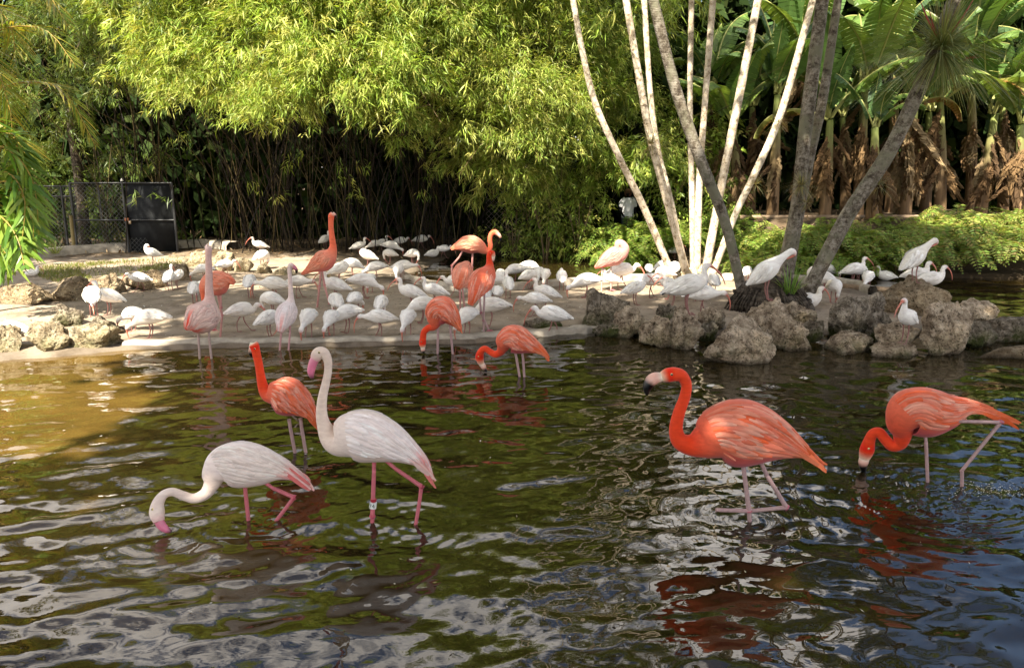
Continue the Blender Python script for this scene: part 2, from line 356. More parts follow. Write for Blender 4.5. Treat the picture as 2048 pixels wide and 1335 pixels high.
# water, with real ripples
SRC = []            # ring waves: x, y, amplitude, wavelength, reach, phase
def add_ring(p, amp=0.004, wl=0.10, reach=0.6): SRC.append((p[0], p[1], amp, wl, reach, random.random() * 6.28))
def build_water():
    ny, nx = 620, 560
    ys = np.concatenate([np.geomspace(1.5, 22.0, ny - 12), np.linspace(22.5, 60, 6)]); ys = np.concatenate([np.linspace(-25, 1.35, 6), ys]); ny = len(ys)
    u = np.linspace(-1, 1, nx); Y = np.repeat(ys[:, None], nx, 1); X = u[None, :] * (0.86 * np.maximum(Y, 1.5) + 2.6)
    X = np.where(Y < 1.4, u[None, :] * 30, X)
    Z = np.zeros_like(X); rng = np.random.default_rng(11)
    # broad slow swell, isotropic blobs in the foreground, finer further out
    for k in range(60):
        lam = 0.10 * (0.9 / 0.10) ** rng.random() ; th = rng.normal(np.pi / 2, 0.75)
        amp = 0.0118 * lam / 2 / np.pi * (lam / 0.3) ** 0.15
        kx, ky = np.cos(th) * 2 * np.pi / lam, np.sin(th) * 2 * np.pi / lam
        m1 = 1 + 0.7 * np.sin(X * rng.uniform(.4, 1.6) + Y * rng.uniform(.4, 1.6) + rng.random() * 6.28)
        Z += amp * m1 * np.sin(kx * X + ky * Y + rng.random() * 6.28 + 0.9 * np.sin(0.9 * X * rng.normal() + 1.1 * Y * rng.normal()))
    # diagonal scaly ripples over the near left side
    wleft = sstep(-0.7, -1.9, X) * sstep(7.0, 4.6, Y)
    for k in range(7):
        lam = rng.uniform(0.17, 0.30); th = np.pi / 2 + rng.choice([-0.55, 0.35]) + rng.normal() * 0.12
        Z += wleft * 0.04 * lam / 2 / np.pi * np.sin((np.cos(th) * X + np.sin(th) * Y) * 2 * np.pi / lam + rng.random() * 6.28)
    for (sx, sy, a, wl_, reach, ph) in SRC:
        r = np.hypot(X - sx, Y - sy); Z += a * np.exp(-(r / reach) ** 1.3) * np.sin(2 * np.pi * r / wl_ + ph)
    for k in range(26):                                               # short crisp ripples
        lam = rng.uniform(.045, .12); th = rng.normal(np.pi / 2, .6); m1 = np.clip(.35 + .9 * np.sin(X * rng.uniform(.5, 2.2) + Y * rng.uniform(.5, 2.2) + rng.random() * 6.28), 0, 1.3)
        Z += 0.0062 * lam / 2 / np.pi * m1 * np.sin((np.cos(th) * X + np.sin(th) * Y) * 2 * np.pi / lam + 1.2 * np.sin(X * rng.normal() * 1.5 + Y * rng.normal() * 1.5))
    # sediment shallows with sunlit amber painted in at the corner; dark tannin water elsewhere
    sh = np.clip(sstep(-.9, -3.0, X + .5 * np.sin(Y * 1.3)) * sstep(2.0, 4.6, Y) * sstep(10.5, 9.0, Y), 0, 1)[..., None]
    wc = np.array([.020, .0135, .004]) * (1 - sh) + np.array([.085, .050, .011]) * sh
    Z[0] = 0; Z[:, 0] = Z[:, -1] = 0
    m, N, L, b = new_mat('pond_water'); b.inputs['Roughness'].default_value = 0.015; b.inputs['IOR'].default_value = 1.5
    b.inputs['Specular IOR Level'].default_value = 0.62
    c, f = noise_ramp(N, L, 0.9, [(0.35, (0.75, 0.75, 0.75)), (0.65, (1.2, 1.2, 1.2))], 5)
    L.new(mul(N, L, c, col_attr(N)), b.inputs['Base Color'])
    t = N.new('ShaderNodeTexCoord'); mp_ = N.new('ShaderNodeMapping'); mp_.inputs['Scale'].default_value = (0.65, 1.2, 1); L.new(t.outputs['Object'], mp_.inputs['Vector'])
    n1 = N.new('ShaderNodeTexNoise'); n1.inputs['Scale'].default_value = 7; n1.inputs['Detail'].default_value = 3; n1.inputs['Distortion'].default_value = 0.6; L.new(mp_.outputs['Vector'], n1.inputs['Vector'])
    bump(N, L, b, n1.outputs['Fac'], 0.22, 0.012)
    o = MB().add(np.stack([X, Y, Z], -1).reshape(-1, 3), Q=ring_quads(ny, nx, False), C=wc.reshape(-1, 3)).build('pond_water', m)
    tag(o, kind='structure')
# ------------------------------------------------------------------ bamboo thicket
LIT = [(0.29, 0.39, 0.06), (0.20, 0.29, 0.04), (0.45, 0.49, 0.13), (0.14, 0.22, 0.03), (0.40, 0.38, 0.10)]  # sunlit leaf tones, brightness of the sun painted into the colour
DEEP = [(0.10, 0.16, 0.025), (0.13, 0.18, 0.03), (0.17, 0.17, 0.04), (0.08, 0.12, 0.025)]  # dark leaf tones; behind the gate they paint in shade
def spray_leaves(mb, P, O, cols, k=7, L=(0.11, 0.21), Wd=(0.014, 0.024), fan=0.75, droop=(0.05, 0.35)):
    """fans of narrow leaves at twig tips P pointing along O"""
    n = len(P); P = np.repeat(P, k, 0); O = np.repeat(O, k, 0); N_ = n * k
    dr = norm(O + fan * RNG.normal(size=(N_, 3)) * np.array([1, 1, 0.6]))
    P = P + 0.045 * RNG.normal(size=(N_, 3)); S = norm(np.cross(dr, norm(RNG.normal(size=(N_, 3)) * 0.5 + np.array([0, 0, 1.0]))))
    c = np.repeat(mixcols(cols, n, 0.18), k, 0) * (1 + 0.1 * RNG.normal(size=(N_, 1)))
    leaves(mb, P, dr, S, RNG.uniform(*L, N_), RNG.uniform(*Wd, N_), RNG.uniform(*droop, N_), np.clip(c, .005, 1))
def lobe(mb, c, r, dens, cols, k=7, front=-0.5, **kw):
    """a shaggy billow of leaf sprays around centre c"""
    q_ = RNG.uniform(.8, 1.45); kw.setdefault('L', (.11 * q_, .21 * q_)); kw.setdefault('Wd', (.014 * q_, .024 * q_)); dens = dens / q_
    r = np.broadcast_to(r, (3,)); n = int(dens * 4 * r.prod() ** (2 / 3))
    d = rand_dirs(n * 2); d = d[(d[:, 1] < 0.55) & (d[:, 2] > front)][:n]
    s = 1 - 0.42 * RNG.random(len(d)) ** 1.6
    per = 9; m = max(3, len(d) // per)                                # sprays hang together in drooping plumes
    wob = 1 + 0.20 * RNG.normal(size=m); tip = np.asarray(c) + d[:m] * r * (s[:m] * wob)[:, None]
    O = norm(d[:m] * np.array([1, 1, .5]) + np.array([0, -0.15, -0.35]) + .25 * RNG.normal(size=(m, 3)))
    f = np.tile(np.linspace(0, 1, per), m); sz = np.repeat(RNG.uniform(.55, 1.25, m), per)[:, None] * np.mean(r) * .62
    P = np.repeat(tip, per, 0) + np.repeat(O, per, 0) * ((f - .6)[:, None] * sz) + np.array([0, 0, -1.0]) * ((f ** 2)[:, None] * sz * .28) + RNG.normal(size=(m * per, 3)) * .085 * np.mean(r) ** .5
    O2 = norm(np.repeat(O, per, 0) + np.array([0, 0, -.55]) * f[:, None] + .3 * RNG.normal(size=(m * per, 3)))
    spray_leaves(mb, P, O2, cols, k, **kw)

def culm_mesh(seed, h, lean, rad):
    r = np.random.default_rng(seed); t = np.linspace(0, 1, 9); rad = rad * .66
    bend = lean * (t ** 1.8); x = bend * h * 0.62; z = h * t * (1 - 0.16 * lean * t)
    pts = np.c_[x, 0.10 * np.sin(t * 3 + seed) * t, z]
    rr = rad * (1 - 0.65 * t); c0 = np.array([0.011, 0.007, 0.004]) * r.uniform(0.5, 2.0); c0 = c0 if r.random() < .86 else np.array([0.10, 0.075, 0.03])
    return tube(pts, rr, 5, 15, c0, caps=False).mesh('culm', M['culm'])
CULMS = [culm_mesh(i, RNG.uniform(5.2, 8.2), [0.12, 0.3, 0.55, 0.8][i % 4] * RNG.uniform(.8, 1.2), RNG.uniform(0.013, 0.024)) for i in range(16)]

# each clump: foot (pixel, depth), spread, culm count, fan bias, foliage billows (px, py, depth, radius)
BAMBOO = [
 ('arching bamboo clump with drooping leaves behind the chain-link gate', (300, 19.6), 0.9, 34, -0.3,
  [(95, 60, 18.6, .9), (190, 130, 18.4, .8), (60, 200, 18.8, .9), (140, 265, 19.4, .75), (230, 330, 19.9, .6), (70, 320, 19.6, .7), (330, 330, 20.2, .5), (230, 40, 17.6, .85), (215, 185, 17.2, .5), (255, 130, 17.4, .55)], DEEP),  # dark palette alone, so this clump's shade is in its leaf colour
 ('broad bamboo clump whose bright crown hangs lowest over the dark hollow', (540, 19.4), 1.2, 62, -0.15,
  [(340, 70, 16.8, .95), (430, 150, 16.2, 1.0), (520, 90, 15.6, 1.15), (610, 170, 15.0, 1.0), (560, 215, 15.0, .62), (700, 140, 15.3, 1.1), (370, 185, 16.6, .55), (470, 215, 15.8, .6), (640, 30, 16.0, 1.2), (430, 0, 17.0, 1.1), (260, 20, 17.6, .8), (340, 130, 16.5, .8), (760, 60, 16.0, 1.0), (530, 20, 16.6, 1.0)], LIT),
 ('bamboo clump with long feathery tips dangling beside the dark hollow', (730, 19.6), 1.0, 54, 0.0,
  [(800, 160, 15.6, .85), (790, 235, 15.4, .5), (760, 215, 15.3, .6), (860, 70, 16.4, 1.0), (900, 10, 17.0, 1.0), (820, 0, 16.8, .9), (800, 285, 15.7, .28)], LIT + DEEP[:1]),
 ('bamboo clump with slender upright culms beside the wire mesh', (870, 20.2), 0.8, 52, 0.15,
  [(960, 60, 17.6, .95), (920, 180, 16.8, .75), (1010, 160, 16.6, .95), (1090, 190, 16.8, .9), (960, 250, 16.6, .7), (1040, 270, 16.6, .85), (930, 320, 17.2, .5), (1010, 340, 17.2, .6), (1060, 380, 17.6, .5), (890, 260, 16.9, .5), (975, 385, 17.8, .38), (1090, 60, 18.0, 1.1)], LIT + DEEP[2:3]),
 ('bushy bamboo with small leaves behind the slender palm trunks', (1130, 20.8), 0.8, 30, 0.3,
  [(1130, 280, 17.8, .8), (1180, 190, 18.2, .9), (1170, 90, 19.0, 1.1), (1110, 350, 18.2, .55), (1200, 330, 18.4, .7), (1270, 330, 18.0, .65), (1230, 110, 19.6, 1.0), (1310, 320, 18.4, .6), (1270, 230, 19.4, .9)], LIT + DEEP[:2]),
]
def build_bamboo():
    for bi, (lab, (bx, bY), spread, nc, bias, lobes, cols) in enumerate(BAMBOO):
        base = D(bx, 480, bY); base[2] = float(gz(base[0], bY))
        t = thing('bamboo_clump', lab, 'bamboo', base, 'bamboo clumps along the far bank')
        for i in range(int(nc * 1.5)):
            o = bpy.data.objects.new('culm', CULMS[RNG.integers(16)]); COL.objects.link(o); o.parent = t
            a = RNG.normal(bias * 0 , 1) ; ang = RNG.uniform(0, 2 * np.pi)
            o.location = (spread * RNG.normal() * .75, 0.7 * RNG.normal() * .8 + 0.3, -0.1)
            fx = np.clip(RNG.normal() * .9 + bias, -2, 2)
            o.rotation_euler = (RNG.normal() * .07, abs(fx) * .17 + RNG.normal() * .05, math.atan2(RNG.normal() * 0.7 - 0.5, fx if abs(fx) > .2 else .2))
            o.scale = (1, 1, RNG.uniform(.8, 1.1))
        mb = MB()
        for (px, py, Y, r) in lobes:
            lobe(mb, D(px, py, Y), (r * 1.1, r, r * .85), 95 if bi == 0 else 175, cols, k=7)
        # upper crown, above the frame
        for j in range(16):
            c = D(bx + RNG.normal() * 120, RNG.uniform(-270, 60), bY - 1.6 + RNG.normal() * .9)
            lobe(mb, c, RNG.uniform(.9, 1.3), 70, cols, k=6)
        for j in range(0 if bi == 0 else 9):                                           # front of the crown, a leaf roof added to keep sun off the hollow
            c = D(bx + RNG.normal() * 110, 0, bY - 3.4 + RNG.normal() * .5); c[2] = RNG.uniform(5.0, 7.6)
            lobe(mb, c, RNG.uniform(.8, 1.2), 70, cols, k=6)
        for j in range(5):                                            # stray sprigs hanging into the hollow
            c = D(bx + RNG.normal() * 75, RNG.uniform(270, 400), bY - 2.2 + RNG.normal() * .5); spray_leaves(mb, c + RNG.normal(size=(4, 3)) * .09, norm(np.array([[.2, -.3, -.7]]) + .4 * RNG.normal(size=(4, 3))), cols, 6)
        # dark inner leaves and hanging twigs
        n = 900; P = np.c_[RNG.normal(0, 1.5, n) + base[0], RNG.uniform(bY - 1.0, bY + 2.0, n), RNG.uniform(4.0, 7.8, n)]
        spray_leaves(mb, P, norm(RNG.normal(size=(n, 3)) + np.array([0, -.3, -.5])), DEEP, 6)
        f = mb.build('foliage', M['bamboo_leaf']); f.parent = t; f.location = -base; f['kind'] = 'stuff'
        tw = MB(); 
        for j in range(26):
            q = lobes[j % len(lobes)]; c = D(q[0], q[1], q[2]); e = c + np.array([RNG.normal() * .5, RNG.normal() * .3 - .2, -RNG.uniform(.3, .9)]) * q[3] * 1.1
            c2 = c + np.array([RNG.normal() * .3, .5, .5]) * q[3]
            tube([c2, (c2 + e) / 2 + np.array([0, -.1, .15]), e], [.009, .006, .003], 4, 7, (0.20, 0.13, 0.06), tw, caps=False)
        w = tw.build('twigs', M['culm']); w.parent = t; w.location = -base; w['kind'] = 'stuff'
build_bamboo()

# ------------------------------------------------------------------ a far wood that closes the view
def build_thicket():
    mb = MB()
    n = 78000
    X = RNG.uniform(-19, 19, n); Y = RNG.uniform(22.0, 25.5, n); top = 8.3 + 1.0 * np.sin(X * .7) + .7 * np.sin(X * 1.9 + 1) + np.where(X < 3, .4, 0)
    Z = 0.1 + (top) * RNG.random(n) ** .9
    P = np.c_[X, Y, Z]; d = norm(RNG.normal(size=(n, 3)) + np.array([0, -.6, -.3])); S = norm(np.cross(d, rand_dirs(n)))
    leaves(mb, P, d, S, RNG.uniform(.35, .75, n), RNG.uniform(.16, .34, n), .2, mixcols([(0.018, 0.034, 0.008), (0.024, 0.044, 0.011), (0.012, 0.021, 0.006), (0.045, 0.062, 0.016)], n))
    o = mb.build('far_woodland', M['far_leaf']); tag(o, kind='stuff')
build_thicket()

# ------------------------------------------------------------------ bananas
BG = [(0.08, 0.145, 0.035), (0.115, 0.19, 0.04), (0.065, 0.12, 0.045), (0.16, 0.23, 0.05)]
def banana_leaf_mesh(seed, name, W=0.27, arch=1.2, hang=0.0, tear=0.5, cols=BG, mat='leaf', tip=None, crumple=0.0, petiole=0.18):
    r = np.random.default_rng(seed); mb = MB(); n = 22
    t = np.linspace(0, 1, n); ang = arch * (t ** 1.5) + hang     # angle from vertical
    dz, dx = np.cos(ang), np.sin(ang); P = np.c_[np.cumsum(dx), np.zeros(n), np.cumsum(dz)] / n
    P[:, 1] = .05 * np.sin(t * 3 + seed)
    T = norm(np.gradient(P, axis=0)); S = np.array([0, 1.0, 0]); Nn = norm(np.cross(np.broadcast_to(S, T.shape), T))
    base = np.asarray(cols[seed % len(cols)]); rib = np.array([0.45, 0.45, 0.16]) if mat == 'leaf' else base * 1.3
    tube(P, .012 * (1 - .8 * t) + .002, 4, n, rib, mb, caps=False)
    w = W * np.clip(np.sin(np.pi * np.clip((t - petiole) / (1 - petiole), 0, 1) ** .8), 0, 1) ** .62
    for side in (-1, 1):
        off = 0.0; 
        for i in range(n - 1):
            if w[i] < 1e-3 and w[i + 1] < 1e-3: continue
            if r.random() < tear: off = r.normal() * .22 + .12
            fold = r.normal() * crumple
            vs_ = []
            for f_ in (0.0, 0.55, 1.0):
                for k in (i, i + 1):
                    ww = w[k]; gap = (0.16 * (1 if k == i else -1) * f_ * (1.0 if off else .2)) / n
                    dn = (0.10 + off) * f_ ** 2 * ww * 1.3 + crumple * .10 * np.sin(f_ * 7 + k)
                    vs_.append(P[k] + T[k] * gap * .5 + S * side * ww * f_ * (1 - .25 * abs(fold)) + Nn[k] * (.06 * f_ - dn) + np.array([0, 0, -dn * .8]))
            c = base * (1 + .10 * r.normal()) * np.ones((6, 1)); 
            if tip is not None: c[4:] = np.asarray(tip) * (1 + .15 * r.normal())
            q = [(0, 1, 3, 2), (2, 3, 5, 4)] if side > 0 else [(1, 0, 2, 3), (3, 2, 4, 5)]
            mb.add(vs_, Q=q, C=np.clip(c, .005, 1))
    return mb.mesh(name, M[mat], smooth=False)
BLEAF = [banana_leaf_mesh(i, 'leaf', W=.13 + .02 * (i % 3), arch=[.5, .9, 1.3, 1.7, .25, 1.1][i % 6], tear=[.15, .4, .6, .3][i % 4]) for i in range(10)]
YLEAF = [banana_leaf_mesh(20 + i, 'leaf', W=.10, arch=1.9, tear=.5, cols=[(0.22, 0.12, 0.025), (0.2, 0.075, 0.02), (0.2, 0.2, 0.045)], tip=(0.24, .11, .03)) for i in range(3)]
DLEAF = [banana_leaf_mesh(40 + i, 'dead_leaf', W=.085, arch=.5, hang=2.3 + .12 * (i % 5), tear=.8, cols=[(0.17, 0.105, 0.05), (0.115, 0.068, 0.033), (0.26, 0.185, 0.10), (0.085, 0.052, 0.028)], mat='dry_leaf', crumple=.9, petiole=.05) for i in range(8)]
M['banana_stem'] = plain('banana_stem', (1, 1, 1), .7, .25, 5, .5, .3, stretch=(3, 3, .35))
def banana(px, Y, top_py, label, nl=7, nd=9, L=2.2, lean=0.0, azs=None, dead_len=1.0, yellow=0):
    b = D(px, 430, Y); b[2] = float(gz(b[0], Y)); top = D(px + lean, top_py, Y)[2] - b[2]; lx = D(px + lean, top_py, Y)[0] - b[0]
    t = thing('banana_plant', label, 'banana plant', b, 'banana plants behind the rail')
    tube([(0, 0, -.1), (lx * .4, 0, top * .5), (lx, 0, top)], [.15, .12, .075], 9, 12, [(0.27, .16, .08), (0.24, .17, .08), (.25, .30, .08)]).build('pseudostem', M['banana_stem'], t)
    for i in range(nl + 2):
        o = bpy.data.objects.new('leaf', (YLEAF[RNG.integers(3)] if i < yellow else BLEAF[RNG.integers(10)])); COL.objects.link(o); o.parent = t
        o.location = (lx, 0, top - .05); az = azs[i] if azs and i < len(azs) else RNG.uniform(0, 2 * np.pi)
        tilt = RNG.uniform(.5, 1.1) if i < yellow else RNG.uniform(.05, .6); s = L * RNG.uniform(.8, 1.15)
        o.rotation_euler = Matrix.Rotation(az, 3, 'Z').to_4x4().to_euler() if False else (Matrix.Rotation(az, 4, 'Z') @ Matrix.Rotation(tilt, 4, 'Y')).to_euler(); o.scale = (s, s * RNG.uniform(.85, 1.1), s)
    for i in range(int(nd * .9)):
        o = bpy.data.objects.new('dead_leaf', DLEAF[RNG.integers(8)]); COL.objects.link(o); o.parent = t
        f = RNG.uniform(.45, 1.0); o.location = (lx * f, -.05, top * f)
        s = min(RNG.uniform(.9, 1.7) * dead_len, top * f + .1); o.rotation_euler = (RNG.normal() * .22, RNG.normal() * .25, RNG.uniform(-3.1, 0)); o.scale = (s * RNG.uniform(.3, .7), s * RNG.uniform(.7, 1.5), s)
    return t
banana(1475, 19.0, 250, 'banana plant with a leaf hanging low between the pale palm trunks', 7, 10, 1.9, -10, azs=[2.6, -1.4, 3.0, -2.2, -.8, 1, .2])
banana(1545, 18.8, 190, 'banana plant with broad split leaves behind the steepest pale trunk', 8, 8, 2.1, 10, azs=[-1.2, -2.0, .4, -1.6, 2.5])
banana(1650, 18.9, 240, 'banana plant behind the ringed grey trunk, shaggy with dry leaves', 7, 14, 2.2, 10, azs=[3.0, -1.5, -.5, .5, -2.3], yellow=1)
banana(1715, 19.6, 170, 'banana plant with tall upright leaves behind the forked grey trunks', 8, 9, 2.4, 15, azs=[-.3, -1.5, -1.7, .5, 2.6])
banana(1745, 18.2, 255, 'banana plant holding one bright upright leaf beside the hanging air plant', 6, 9, 1.5, 5, azs=[.1, -1.57, -1.5, 2.9, .3])
banana(1810, 19.2, 210, 'banana plant whose brown leaf skirt hangs below the big air plant', 6, 16, 2.1, 20, azs=[.3, -1.2, .2, 2.8, -.2], dead_len=1.15, yellow=1)
banana(1880, 19.6, 200, 'banana plant with an orange dying leaf under the big air plant', 7, 10, 2.3, 0, azs=[-.9, .1, -1.3, 2.7, -.4], yellow=2)
banana(1960, 19.0, 230, 'banana plant with pale torn leaves arching over the dark gap', 7, 12, 2.2, 30, azs=[-2.8, -2.6, -1.2, .1, -.3])
banana(2040, 18.6, 250, 'banana plant at the fern bank end with the thickest brown skirt', 7, 17, 2.3, 0, azs=[-2.9, -1.2, 2.9, -.5, -2.2], dead_len=1.2)
banana(2120, 19.4, 200, 'banana plant beyond the thickest brown skirt, leaves reaching into view', 7, 9, 2.4, 0, azs=[3.0, -2.7, 2.7, -1.5])
banana(1420, 20.4, 180, 'farthest banana plant behind the upright pale palm trunks', 7, 7, 2.2, 0)
banana(1600, 20.8, 120, 'tallest banana plant with its leaves rising out of view', 8, 8, 2.6, 10)
banana(1780, 21.0, 110, 'tall banana plant rising behind the big air plant', 8, 8, 2.6, 10)
banana(1940, 21.2, 120, 'tall dark banana plant behind the torn pale leaves', 8, 8, 2.6, 0)
banana(1500, 21.4, 215, 'banana plant deep in the shade behind the steepest pale trunk', 7, 11, 2.2, 5)
banana(1690, 21.6, 235, 'banana plant deep in the shade behind the forked grey trunks', 7, 11, 2.2, -5)
banana(1850, 21.3, 225, 'banana plant deep in the shade behind the big air plant', 7, 12, 2.2, 8)
banana(2005, 21.5, 215, 'banana plant deep in the shade behind the thickest brown skirt', 7, 12, 2.2, 0)

# ------------------------------------------------------------------ ferns
def frond_leaflets(mb, P, n, Lf, Wd, cols, plane=None, droop=.12, ang=1.15, start=.12, both=True, jit=.06, vee=.15, fn=leaves):
    """pinnate leaflets along a curved stalk P"""
    A = catmull(P, n); T = norm(np.gradient(A, axis=0)); up = np.array([0, 0, 1.0])
    S0 = norm(np.cross(T, up)) if plane is None else norm(np.broadcast_to(plane, T.shape)); Nn = norm(np.cross(S0, T))
    u = np.linspace(0, 1, n); k = u >= start
    ln = Lf * np.sin(np.pi * np.clip(.12 + .85 * (u - start) / (1 - start), 0, 1)) ** .7
    for s in (-1, 1):
        d = norm(T * math.cos(ang) + s * S0 * math.sin(ang) + Nn * vee + jit * RNG.normal(size=T.shape))[k]
        Sd = norm(np.cross(d, Nn[k] + .25 * RNG.normal(size=d.shape)))
        fn(mb, A[k], d, Sd, ln[k] * RNG.uniform(.85, 1.1, k.sum()), Wd, droop, mixcols(cols, k.sum(), .1))
FERN = [(0.16, 0.27, 0.04), (0.22, 0.33, 0.05), (0.12, 0.20, 0.03), (0.28, 0.32, 0.06)]
FERN2 = FERN + [(0.34, 0.27, 0.08), (0.33, 0.35, 0.09)]
def fern_mesh(seed, nf=15, L=.7, cols=FERN):
    mb = MB()
    for i in range(nf):
        az = i / nf * 6.283 + RNG.normal() * .25; l = L * RNG.uniform(.65, 1.15); rise = RNG.uniform(.45, 1.0)
        h = np.array([math.cos(az), math.sin(az), 0]); P = np.array([h * 0, h * .28 * l + [0, 0, .42 * l * rise], h * .62 * l + [0, 0, .50 * l * rise], h * .95 * l + [0, 0, (.30 * rise - .12) * l]])
        tube(P, [.005, .004, .003, .0015], 3, 8, (.25, .2, .07), mb, caps=False)
        frond_leaflets(mb, P, 24, .10 * L / .7, .026, cols, start=.1, ang=1.3, droop=.2)
    return mb.mesh('sword_fern', M['fern'])
FM = [fern_mesh(i) for i in range(4)]; FM2 = [fern_mesh(i, 15, .75, FERN2) for i in range(3)]
def fern(px, py, Y, label, group, s=1.0, meshes=FM):
    p = D(px, py, Y); p[2] = max(p[2], float(gz(p[0], Y)) - .05) if p[2] < float(gz(p[0], Y)) + .1 else float(gz(p[0], Y)) + (p[2] - float(gz(p[0], Y))) * .4
    o = bpy.data.objects.new('sword_fern', meshes[RNG.integers(len(meshes))]); COL.objects.link(o); o.location = p
    s *= RNG.uniform(.85, 1.2); o.scale = (s, s, s * RNG.uniform(.9, 1.2)); o.rotation_euler = (RNG.normal() * .1 + .12, RNG.normal() * .12, RNG.uniform(0, 6.28))
    return tag(o, label, 'fern', group)
for i in range(23):
    fern(1480 + i * 17 + RNG.normal() * 5, 470, RNG.uniform(16.9, 17.7), 'small fern growing just in front of the wooden rail', 'ferns under the rail', .62, FM + FM2[:1])
for i in range(58):
    px = 1478 + (i % 23) * 17 + RNG.normal() * 5; row = i // 23
    fern(px, 470, 15.3 + row * .62 + RNG.uniform(0, .35), 'green sword fern in the shaded part of the bank below the wooden rail', 'ferns on the shaded bank', 1.12, FM + FM2[:2])
for i in range(40):
    px = 1860 + (i % 14) * 21 + RNG.normal() * 6; row = i // 14
    fern(px, 470, 15.2 + row * .75 + RNG.uniform(0, .4), 'yellow-green sword fern on the sunlit end of the far bank', 'ferns on the sunlit bank end', 1.3, FM2)
for i in range(22):
    px = 1205 + (i % 8) * 19 + RNG.normal() * 6; row = i // 8
    fern(px, 470, 17.6 + row * .6 + RNG.uniform(0, .3), 'bright fern at the water edge under the leaning slender palm', 'ferns below the slender palms', 1.35, FM)
for i in range(9):
    fern(1345 + i * 15 + RNG.normal() * 4, 450, 17.6 + RNG.uniform(0, 1.2), 'fern glimpsed between the feet of the pale palm trunks', 'ferns between the pale trunks', 1.2, FM)

# ------------------------------------------------------------------ bushes and reeds by the back water
def bush(px, py, Y, r, label, cols, dens=130, L=(.09, .16), Wd=(.03, .05), k=6, name='leafy_shrub', mat='leaf', cat='shrub'):
    c = D(px, py, Y); g = float(gz(c[0], Y)); t = thing(name, label, cat, (c[0], Y, g)); o_ = np.array([c[0], Y, g])
    mb = MB(); r3 = np.array([r, r * .8, max(.25, (c[2] - g))]); lobe(mb, (0, 0, c[2] - g), r3, dens, cols, k=k, front=-.95, L=L, Wd=Wd, fan=.9)
    f = mb.build('foliage', M[mat], t); f['kind'] = 'stuff'
    st = MB()
    for i in range(7):
        a = RNG.uniform(0, 6.28); tube([(0, 0, -.1), (.2 * r * math.cos(a), .2 * r * math.sin(a), (c[2] - g) * .7), (.7 * r * math.cos(a), .5 * r * math.sin(a), (c[2] - g) * 1.4)], [.02, .014, .006], 5, 8, (.22, .15, .08), st, caps=False)
    st.build('stems', M['culm'], t); return t
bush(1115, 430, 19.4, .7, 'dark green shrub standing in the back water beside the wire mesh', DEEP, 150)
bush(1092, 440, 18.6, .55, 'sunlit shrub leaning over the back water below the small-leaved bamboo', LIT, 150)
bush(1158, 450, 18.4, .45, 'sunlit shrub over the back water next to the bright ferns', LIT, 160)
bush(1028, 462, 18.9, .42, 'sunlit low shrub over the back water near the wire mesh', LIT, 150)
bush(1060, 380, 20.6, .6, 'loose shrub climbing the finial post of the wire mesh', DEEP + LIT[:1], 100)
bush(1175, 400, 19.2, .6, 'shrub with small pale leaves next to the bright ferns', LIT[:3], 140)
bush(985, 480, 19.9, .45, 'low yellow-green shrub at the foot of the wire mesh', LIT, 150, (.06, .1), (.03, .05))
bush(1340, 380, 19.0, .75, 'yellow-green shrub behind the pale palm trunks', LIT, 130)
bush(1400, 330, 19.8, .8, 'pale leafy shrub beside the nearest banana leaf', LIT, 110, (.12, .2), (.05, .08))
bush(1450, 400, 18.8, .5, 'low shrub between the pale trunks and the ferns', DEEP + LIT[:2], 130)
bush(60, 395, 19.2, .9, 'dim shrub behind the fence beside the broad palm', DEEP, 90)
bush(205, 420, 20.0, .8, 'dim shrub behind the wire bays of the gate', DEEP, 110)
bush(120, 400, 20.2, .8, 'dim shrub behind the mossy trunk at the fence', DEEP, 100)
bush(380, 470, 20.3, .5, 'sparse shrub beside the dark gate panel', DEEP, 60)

def blades(mb, c, n, L, Wd, cols, spread=.5, up=1.0, segs=4, base=.08, droop=.6):
    """long arching grass-like blades"""
    for i in range(n):
        az = RNG.uniform(0, 6.283); l = L * RNG.uniform(.6, 1.1); h = np.array([math.cos(az), math.sin(az), 0]); e = RNG.uniform(.15, 1.0) * spread
        t = np.linspace(0, 1, segs + 1); hor = l * (t * e + t ** 2 * droop * .35 * e); ver = l * (t * up * math.sqrt(max(.05, 1 - e * e * .7)) - droop * e * t ** 2 * .9)
        P = np.asarray(c) + h * base * RNG.random() + hor[:, None] * h + ver[:, None] * np.array([0, 0, 1.0])
        s = np.cross(h, [0, 0, 1.0]) ; w = Wd * np.array([.7, 1, .9, .6, .05][:segs + 1]) if segs == 4 else Wd * (1 - t) + .001
        V = np.stack([P - s * w[:, None] / 2, P + s * w[:, None] / 2], 1).reshape(-1, 3)
        mb.add(V, Q=[(2 * k, 2 * k + 1, 2 * k + 3, 2 * k + 2) for k in range(segs)], C=mixcols(cols, 1)[0])
    return mb
def tuft(name, label, cat, p, n, L, Wd, cols, mat='palm_leaf', group=None, **kw):
    o = blades(MB(), (0, 0, 0), n, L, Wd, cols, **kw).build(name, M[mat], loc=p); return tag(o, label, cat, group)
for i, (px, Y, L, lab) in enumerate([(1085, 19.0, 1.1, 'dark strappy reeds at the water edge below the finial post'), (1150, 18.9, 1.2, 'tall strappy plant with a bent stalk beside the bright ferns'), (1035, 19.3, .8, 'short dark reeds beside the fallen litter'), (1120, 18.7, .8, 'drooping reeds trailing into the back water')]):
    p = D(px, 500, Y); p[2] = max(0.0, float(gz(p[0], Y)))
    tuft('reed_clump', lab, 'reeds', p, 34, L, .035, DEEP + [(.16, .2, .05)], spread=.8)
p = GG(1580, 600); p[1] = 11.6; p[2] = .12
